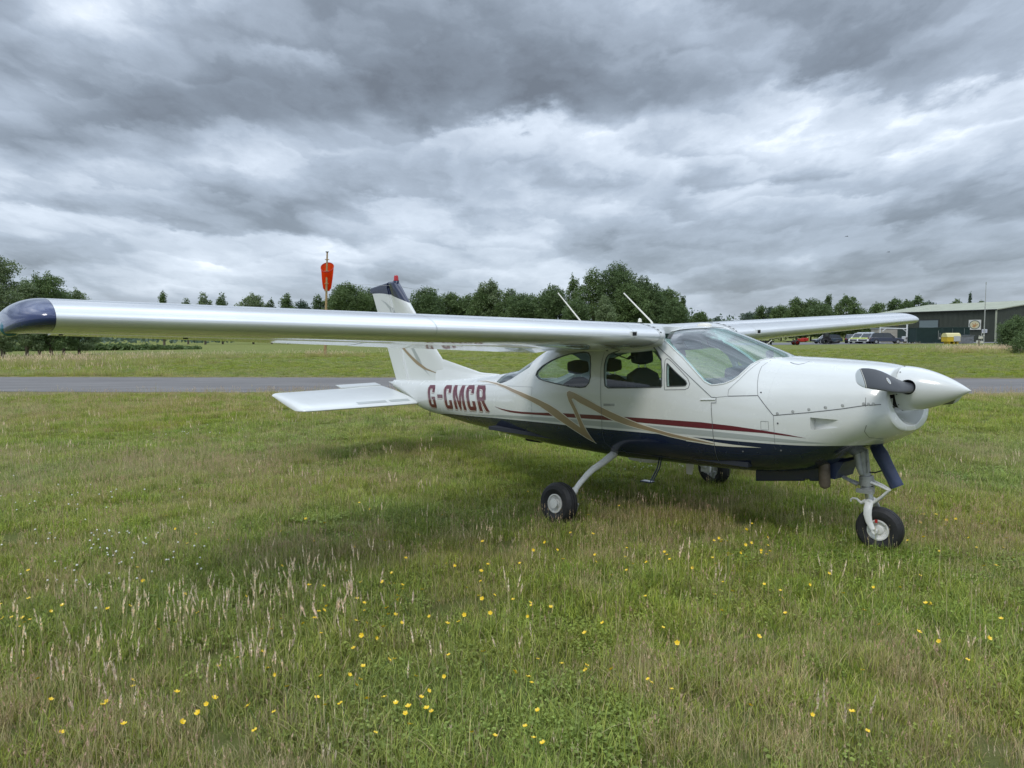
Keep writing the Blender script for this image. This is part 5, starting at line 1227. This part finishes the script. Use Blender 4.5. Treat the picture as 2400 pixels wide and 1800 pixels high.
machine('low dark machine with a pale lever between windshield and far wing', 1776, 1812, 104, False)
# ---------------------------------------------------------------- windsock
wd = 62.0; zb = gz(wd); pole_b = Vector((-15.70, wd, zb)); pole_t = Vector((-15.288, wd, 8.55)); r = empty('windsock', pole_b, 0, 'orange windsock hanging on a tall wooden pole in the field', 'windsock')
T = pole_t-pole_b; at = lambda z: T*((z-zb)/(pole_t.z-zb))
M_pole = mat('yellowed_pole', (.36,.25,.12), .7, 0, 0, .2, 15, .2, 5)
MB().tube([(0,0,-.2), T], [.13,.065], 12).build('pole', M_pole, r); MB().lathe([(0,.14),(.05,.14)], T, (0,0,1), 14, cap=True).build('pole_cap', M_dark, r)
for z in (7.95, 7.0, 5.95, 5.35): MB().box((-.16,-.10,-.025),(.16,.10,.025)).build('clamp', M_pole, r, smooth=False).location = at(z)
M_sock = bpy.data.materials.new('orange_fabric'); M_sock.use_nodes = True; t = NT(M_sock.node_tree)
dfs = t.n('ShaderNodeBsdfDiffuse', {0: (.80,.075,.012)}); tr = t.n('ShaderNodeBsdfTranslucent', {0: (.95,.09,.02)}); mx = t.n('ShaderNodeMixShader', {0: .45, 1: dfs.outputs[0], 2: tr.outputs[0]}); t.n('ShaderNodeOutputMaterial', {0: mx.outputs[0]})
mb = MB(); rr = []; cx = at(7.45)
for k in range(20):
    q = k/19; e_ = (1-q)**1.6; rad = .53*(1-q)**.8+.27*q if q < .9 else .27*(1-(q-.9)*2.5); zc_ = 7.42-zb-.10-(1.93*q)
    rr.append([(cx.x-.02-.16*q+rad*math.cos(a)*(1+.03*math.sin(3*a+5*q)), .16+.45*q+rad*math.sin(a)*(.72+.28*q), zc_+rad*math.sin(a)*.80*e_+.02*math.sin(4*a+q*6)*q) for a in np.linspace(0, 2*math.pi, 41)[:-1]])
mb.loft(rr, cap=False); mb.build('sock', M_sock, r)
MB().tube([(q[0], q[1], q[2]) for q in rr[0]]+[rr[0][0]], .028, 8).build('hoop', M_redp, r)
# birds
for (u, v_, d, s_, lb) in ((1984.5,554.5,90,.26,'small black bird flying in the grey sky, the higher one'), (2082.5,591,110,.30,'faint bird gliding in the sky, the lower one')):
    q = P2(u, v_, d); mb = MB()
    mb.tube([(-.9*s_,0,.0),(-.5*s_,0,.03),(.3*s_,0,.03),(.7*s_,0,.0)], [.01,.09*s_,.13*s_,.02], 8)
    mb.add([(-.15*s_,0,.03),(.25*s_,0,.03),(.1*s_,-1.0*s_,.30*s_),(-.2*s_,-1.1*s_,.25*s_),(.1*s_,1.0*s_,.30*s_),(-.2*s_,1.1*s_,.25*s_),(-.1*s_,-1.9*s_,.05),(-.1*s_,1.9*s_,.05)], [(0,1,2,3),(1,0,5,4),(3,2,6),(4,5,7)])
    o = mb.build('bird', M_dark, smooth=False); o.location = q; tag(o, lb, 'bird', 'birds in the sky')

# ================================================================ MEADOW GRASS (one uncountable mass, built from tufts of real blades)
def blade_mesh(kind, rg):
    V = []; F = []; COL = []
    def strip(base, dirv, h, w, bend, col, seg=3, tipw=.12):
        side = Vector((-dirv.y, dirv.x, 0)).normalized(); b0 = len(V)
        for i in range(seg+1):
            q = i/seg; pos = base+Vector((0,0,1))*h*(q-.25*bend*q*q)+dirv*h*bend*q*q; ww = w*(1-q)**.7*.5+w*tipw*.5*(i < seg)
            if i < seg: V.append(pos-side*ww); V.append(pos+side*ww)
            else: V.append(pos)
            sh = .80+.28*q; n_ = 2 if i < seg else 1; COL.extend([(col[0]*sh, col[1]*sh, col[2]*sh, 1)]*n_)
        for i in range(seg-1): k = b0+2*i; F.append((k, k+1, k+3, k+2))
        k = b0+2*(seg-1); F.append((k, k+1, k+2))
    def plume(base, top, r, col, n=7):
        d = (top-base); a = d.orthogonal().normalized(); c = d.cross(a).normalized(); L = d.length
        for i in range(n):
            q = rg.uniform(0, 1); an = rg.uniform(0, 2*math.pi); o = a*math.cos(an)+c*math.sin(an); p0 = base+d*q; rr = r*(1-abs(q-.4)*1.2)
            b0 = len(V); V.extend([p0-o.cross(d).normalized()*rr*.5, p0+o.cross(d).normalized()*rr*.5, p0+o*rr+d*(.22)]); s = rg.uniform(.8,1.15); COL.extend([(col[0]*s, col[1]*s, col[2]*s, 1)]*3); F.append((b0, b0+1, b0+2))
    greens = [(.21,.29,.050),(.155,.24,.042),(.27,.335,.075),(.14,.205,.05),(.31,.35,.11)]
    dry = [(.42,.37,.17),(.50,.46,.24),(.35,.29,.15),(.38,.37,.15)]
    R0 = .13
    if kind == 'short': N, hs, ws, pd = 120, (.025,.070), (.0028,.0055), .10
    elif kind == 'lush': N, hs, ws, pd = 95, (.045,.11), (.003,.0065), .03
    elif kind == 'drymix': N, hs, ws, pd = 110, (.03,.085), (.0018,.004), .50
    elif kind == 'brown': N, hs, ws, pd = 110, (.04,.12), (.0014,.0028), .80
    elif kind == 'long': N, hs, ws, pd = 40, (.10,.20), (.003,.006), .25
    elif kind == 'stems': N, hs, ws, pd = 24, (.04,.12), (.002,.004), .30
    elif kind == 'fog': N, hs, ws, pd = 40, (.05,.14), (.002,.005), .40
    elif kind == 'clover': N, hs, ws, pd = 25, (.03,.06), (.003,.005), .05
    for _ in range(N):
        a = rg.uniform(0, 2*math.pi); r_ = R0*math.sqrt(rg.uniform(0, 1)); d = rg.uniform(0, 2*math.pi)
        col = (dry if rg.uniform() < pd else greens)[rg.integers(0, 4)]; j = rg.uniform(.75,1.25); col = tuple(q*j for q in col)
        strip(Vector((r_*math.cos(a), r_*math.sin(a), -.005)), Vector((math.cos(d), math.sin(d), 0)), rg.uniform(*hs), rg.uniform(*ws), rg.uniform(.1, 1.0), col)
    if kind in ('stems', 'fog', 'brown', 'long'):
        for _ in range({'stems': 3, 'fog': 4, 'brown': 5, 'long': 2}[kind]):
            a = rg.uniform(0, 2*math.pi); r_ = R0*.8*math.sqrt(rg.uniform(0, 1)); d = Vector((math.cos(a*3), math.sin(a*3), 0)); h = rg.uniform(.15,.29) if kind != 'brown' else rg.uniform(.12,.22); bd_ = rg.uniform(.0,.28)
            base = Vector((r_*math.cos(a), r_*math.sin(a), 0)); c_ = (.38,.36,.18) if rg.uniform() < .6 else (.24,.30,.11)
            strip(base, d, h, .0026, bd_, c_, 3, .5); tip = base+Vector((0,0,1))*h*(1-.25*bd_)+d*h*bd_; u = (Vector((0,0,1))+d*bd_*1.3).normalized()
            if kind == 'fog': plume(tip-u*.035, tip+u*.035, .0085, (.68,.61,.44), 20)
            elif kind == 'brown': plume(tip-u*.03, tip+u*.02, .008, (.42,.34,.20), 8)
            else: plume(tip-u*.03, tip+u*.02, .006, (.46,.41,.25), 9)
    if kind in ('clover', 'lush'):
        for _ in range(60 if kind == 'clover' else 14):
            a = rg.uniform(0, 2*math.pi); r_ = R0*math.sqrt(rg.uniform(0, 1)); z = rg.uniform(.02,.055); c0 = Vector((r_*math.cos(a), r_*math.sin(a), z)); s = rg.uniform(.006,.012); n = Vector((rg.normal()*.35, rg.normal()*.35, 1)).normalized(); u = n.orthogonal().normalized(); w = n.cross(u); b0 = len(V)
            V.extend([c0-u*s, c0-w*s, c0+u*s, c0+w*s]); j = rg.uniform(.7,1.2); COL.extend([(.17*j,.25*j,.055*j,1)]*4); F.append((b0, b0+1, b0+2, b0+3))
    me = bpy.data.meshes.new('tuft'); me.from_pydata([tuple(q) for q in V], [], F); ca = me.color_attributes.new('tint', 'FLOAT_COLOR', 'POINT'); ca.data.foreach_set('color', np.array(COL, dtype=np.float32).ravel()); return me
M_grass = bpy.data.materials.new('grass_blades'); M_grass.use_nodes = True; t = NT(M_grass.node_tree)
at_ = t.n('ShaderNodeAttribute', attribute_name='tint', attribute_type='GEOMETRY').outputs['Color']; rnd = t.n('ShaderNodeObjectInfo').outputs['Random']
geo = t.n('ShaderNodeNewGeometry').outputs['Position']
pn = t.noise(geo, .55, 5, .6); pn2 = t.noise(geo, .16, 3, .5)
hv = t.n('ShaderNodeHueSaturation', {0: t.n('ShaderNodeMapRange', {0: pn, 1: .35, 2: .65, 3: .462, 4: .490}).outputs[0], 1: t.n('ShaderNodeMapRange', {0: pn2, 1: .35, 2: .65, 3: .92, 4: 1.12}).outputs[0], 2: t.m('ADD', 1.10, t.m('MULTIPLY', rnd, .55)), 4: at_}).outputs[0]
dfs = t.n('ShaderNodeBsdfPrincipled', {'Base Color': hv, 'Roughness': .55, 'Specular IOR Level': .28}); tr = t.n('ShaderNodeBsdfTranslucent', {0: hv})
mx = t.n('ShaderNodeMixShader', {0: .35, 1: dfs.outputs[0], 2: tr.outputs[0]}); t.n('ShaderNodeOutputMaterial', {0: mx.outputs[0]})
KINDS = ['short']*3+['lush']*2+['drymix']*2+['brown']*2+['long']*1+['stems']*2+['fog']*2+['clover']*1
coll = bpy.data.collections.new('tuft_sources'); KI = {}
for i, k in enumerate(KINDS):
    me = blade_mesh(k, np.random.default_rng(100+i)); me.materials.append(M_grass); o = bpy.data.objects.new('tuft_%02d' % i, me); coll.objects.link(o); KI.setdefault(k, []).append(i)
rg = np.random.default_rng(21)
def scatter(y0, y1, dens):
    n = int(dens*(.76*(y1*y1-y0*y0)+6.0*(y1-y0))); y = rg.uniform(y0, y1, 3*n); x = rg.uniform(-1, 1, 3*n)*(.76*y1+3); ok = np.abs(x) < .76*y+3; return x[ok][:n], y[ok][:n]
PATCH = [gpt(u, v) for u, v in ((300,1560),(420,1500),(700,1440),(760,1400),(230,1640),(560,1620),(820,1480),(1180,1290))]
PR = [.34,.30,.28,.25,.34,.24,.20,.2]
BROWN = [(gpt(u, v), r_) for u, v, r_ in ((150,1650,.5),(330,1780,.5),(2000,1560,.35),(1680,1620,.5),(1450,1240,1.0),(1600,1230,.9),(700,1300,.5),(480,1100,2.0),(300,960,3.0),(900,950,3.0),(1750,1750,.4),(2200,1250,.8),(560,1180,.8),(400,1090,1.5))]
PX, PY, PK, PSC = [], [], [], []
for (y0, y1, dens, s0, s1) in ((1.9, 6, 150, .75, 1.15), (6, 12, 95, .8, 1.2), (12, 21.8, 42, .9, 1.4)):
    x, y = scatter(y0, y1, dens)
    for a, b in zip(x, y):
        if b > road_near(a)+.16: continue
        n1_ = noise.noise(Vector((a*.45, b*.45, 1))); n2_ = noise.noise(Vector((a*1.3, b*1.3, 7))); u_ = rg.uniform()
        pf = max([math.exp(-((a-q.x)**2+(b-q.y)**2)/(r_*r_)) for q, r_ in zip(PATCH, PR)]); pb = max([math.exp(-((a-q.x)**2+(b-q.y)**2)/(r_*r_)) for q, r_ in BROWN])
        verge = math.exp(-((b-road_near(a)+.5)/.9)**2)
        if rg.uniform() < pf*.42: k = 'fog'
        elif rg.uniform() < max(pb*.6, verge*.9): k = 'brown' if u_ < .6 else 'drymix'
        else:
            w_ = {'short': 1.2, 'lush': max(.05, .6+2.2*n2_), 'drymix': max(.05, .36+2.0*n1_), 'brown': max(0, .02+1.1*n1_-.4*n2_), 'long': .07, 'stems': .16, 'fog': .025, 'clover': max(0, .14-.9*n1_)}
            ks = list(w_); ws_ = np.array([w_[q] for q in ks]); k = ks[int(rg.choice(len(ks), p=ws_/ws_.sum()))]
        PX.append(a); PY.append(b); L = KI[k]; PK.append(L[int(rg.integers(0, len(L)))]); PSC.append(rg.uniform(s0, s1)*(1+.35*n2_))
for (y0, y1, dens, s0, s1) in ((26, 45, 8, 1.2, 2.0), (45, 75, 2.6, 1.6, 2.6)):
    x, y = scatter(y0, y1, dens)
    for a, b in zip(x, y):
        if b < road_far(a)-.02: continue
        n1_ = noise.noise(Vector((a*.10, b*.10, 1))); verge = math.exp(-((b-road_far(a))/.7)**2)
        k = 'drymix' if rg.uniform() < .18+.6*n1_+.6*verge else ('short' if rg.uniform() < .8 else 'lush'); L = KI[k]
        PX.append(a); PY.append(b); PK.append(L[int(rg.integers(0, len(L)))]); PSC.append(rg.uniform(s0, s1)*.7)
# unmown clumps of tall pale grass beyond the road: (pixel u, distance, half-width, half-depth, height scale)
for (u, d, hw, hd, n, sc_) in ((-40,30,7,4.0,1500,3.0),(60,46,9,5,900,3.6),(300,60,14,4,700,3.4),(800,60.5,2.6,.8,230,2.6),(735,61,.8,.5,70,3.2),(2350,56,4.2,4,1200,3.2),(2262,62,2.2,2.5,260,3.0),(2130,100,3,1.2,60,2.2)):
    cx = gx_(u, d)
    for _ in range(n):
        a = cx+rg.normal()*hw*.5; b = d+rg.normal()*hd*.5
        if b < road_far(a)+.8: continue
        PX.append(a); PY.append(b); k = ('fog','brown','long','stems')[int(rg.integers(0, 4))]; PK.append(KI[k][0]); PSC.append(sc_*rg.uniform(.6,1.1)*.75)
# a few tall stalks around the nose wheel and under the fuselage
for (u, v, n, sp_r) in ((2060,1290,14,.22),(2130,1270,10,.2),(1330,1215,10,.2),(1650,1200,26,.7),(1800,1190,16,.5),(2350,1000,26,1.6),(520,1100,20,1.0)):
    q = gpt(u, v)
    for _ in range(n): PX.append(q.x+rg.normal()*sp_r); PY.append(q.y+rg.normal()*sp_r*.5); PK.append(KI['stems'][int(rg.integers(0,2))]); PSC.append(rg.uniform(.8,1.2))
N = len(PX); me = bpy.data.meshes.new('meadow_grass'); me.vertices.add(N)
co = np.stack([PX, PY, [gz(b) for b in PY]], 1).astype(np.float32); me.vertices.foreach_set('co', co.ravel())
a = me.attributes.new('kind', 'INT', 'POINT'); a.data.foreach_set('value', np.array(PK, np.int32))
a = me.attributes.new('turn', 'FLOAT', 'POINT'); a.data.foreach_set('value', rg.uniform(0, 6.283, N).astype(np.float32))
a = me.attributes.new('size', 'FLOAT', 'POINT'); a.data.foreach_set('value', np.clip(np.array(PSC), .4, 4).astype(np.float32)); me.update()
go = tag(link(bpy.data.objects.new('meadow_grass', me)), 'green and dry meadow grass with pale seed heads', 'grass', None, 'stuff')
ng_ = bpy.data.node_groups.new('grass_scatter', 'GeometryNodeTree'); ng_.interface.new_socket('Geometry', in_out='INPUT', socket_type='NodeSocketGeometry'); ng_.interface.new_socket('Geometry', in_out='OUTPUT', socket_type='NodeSocketGeometry')
nn = ng_.nodes; ll = ng_.links; gi = nn.new('NodeGroupInput'); go_ = nn.new('NodeGroupOutput'); ip = nn.new('GeometryNodeInstanceOnPoints'); ci = nn.new('GeometryNodeCollectionInfo')
ci.inputs['Collection'].default_value = coll; ci.inputs['Separate Children'].default_value = True; ci.inputs['Reset Children'].default_value = True
def na(nm, ty): q = nn.new('GeometryNodeInputNamedAttribute'); q.data_type = ty; q.inputs['Name'].default_value = nm; return q.outputs['Attribute']
cx_ = nn.new('ShaderNodeCombineXYZ'); ll.new(na('turn', 'FLOAT'), cx_.inputs[2]); er = nn.new('FunctionNodeEulerToRotation'); ll.new(cx_.outputs[0], er.inputs[0])
ll.new(gi.outputs[0], ip.inputs['Points']); ll.new(ci.outputs[0], ip.inputs['Instance']); ip.inputs['Pick Instance'].default_value = True
ll.new(na('kind', 'INT'), ip.inputs['Instance Index']); ll.new(er.outputs[0], ip.inputs['Rotation']); ll.new(na('size', 'FLOAT'), ip.inputs['Scale']); ll.new(ip.outputs[0], go_.inputs[0])
md = go.modifiers.new('grass_scatter', 'NODES'); md.node_group = ng_

# ---------------------------------------------------------------- wild flowers: each one an object
M_but = mat('buttercup_yellow', (.80,.56,.02), .35, 0, .3); M_dai = mat('clover_white', (.72,.72,.66), .6); M_stem = mat('flower_stem', (.08,.15,.04), .6)
def flower(kind):
    mb = MB(); 
    if kind == 'b':
        for k in range(5):
            a = k*2*math.pi/5; c_, s_ = math.cos(a), math.sin(a); P = lambda r, t_, z: (r*c_-t_*s_, r*s_+t_*c_, z)
            mb.add([P(.001,0,0), P(.006,-.0055,.002), P(.0125,-.005,.006), P(.0135,.0,.007), P(.0125,.005,.006), P(.006,.0055,.002)], [(0,1,2,3),(0,3,4,5)])
        mb.lathe([(.001,.0035),(.004,.0025),(.005,0)], (0,0,0), (0,0,1), 8); mb.tube([(0,0,0),(.004,.002,-.05),(.0,.0,-.12)], .0011, 5, 1)
        return mb, [M_but, M_stem]
    for k in range(3): mb.lathe([(-.004,.004),(-.001,.0085-.001*k),(.004,.007-.001*k),(.007,.002)], (0,0,.001*k), (0,0,1), 9)
    mb.tube([(0,0,0),(0,.003,-.06)], .001, 5, 1); return mb, [M_dai, M_stem]
protoB = flower('b'); bo = protoB[0].build('buttercup', protoB[1]); protoD = flower('d'); do = protoD[0].build('white_clover', protoD[1])
def put(o, first, x, y, z, s, lab, cat, grp):
    q = o if first else o.copy()
    if not first: link(q)
    q.location = (x, y, z); q.scale = (s, s, s); q.rotation_euler = (rg.normal()*.35-.25, rg.normal()*.35, rg.uniform(0, 6.28)); tag(q, lab, cat, grp)
spots = []
CL = [(15,1475,26,.10,10),(60,1490,60,8,8)]
for (u, v, su, sv, n) in ((50,1480,55,14,14),(280,1690,180,60,10),(420,1440,200,30,6),(1350,1180,55,16,16),(1720,1310,70,22,16),(1720,1340,50,30,9),(900,1440,160,50,24),(900,1560,170,60,22),(1150,1420,60,25,6),(1180,1640,200,60,16),(560,1720,140,50,10),(700,1250,200,25,8),(1150,1380,300,50,24),(1500,1370,200,40,14),(2000,1430,250,60,18),(2250,1300,120,50,12),(2270,1500,120,60,6),(1900,1700,300,60,7),(880,1680,80,50,7),(1040,1760,140,25,6),(620,1590,60,50,5),(1550,1560,100,30,3),(2130,1230,140,12,8),(300,1330,300,60,8),(1300,1300,300,20,8)):
    for _ in range(n):
        for _t in range(8):
            uu = u+rg.normal()*su*.95; vv = v+rg.normal()*sv*1.1
            if vv < 1795 and -20 < uu < 2420: break
        else: continue
        q = gpt(uu, vv+12); spots.append((q.x, q.y))
for i, (x, y) in enumerate(spots[:298]): put(bo, i == 0, x, y, rg.uniform(.10,.155), rg.uniform(.7,1.05), 'small yellow buttercup flower in the meadow grass', 'buttercup', 'yellow buttercups in the meadow')
spots = []
for (u, v, su, sv, n) in ((120,1190,170,25,30),(250,1290,180,40,40),(330,1350,120,30,18),(1500,1110,70,6,12),(500,1030,120,14,14),(130,1410,120,30,8)):
    for _ in range(n):
        uu = u+rg.normal()*su*.7; vv = v+rg.normal()*sv*.7
        if uu > -20: q = gpt(uu, vv); spots.append((q.x, q.y))
for i, (x, y) in enumerate(spots): put(do, i == 0, x, y, rg.uniform(.08,.115), rg.uniform(.75,1.1), 'small white clover head low in the meadow grass', 'clover flower', 'white clover heads in the meadow')
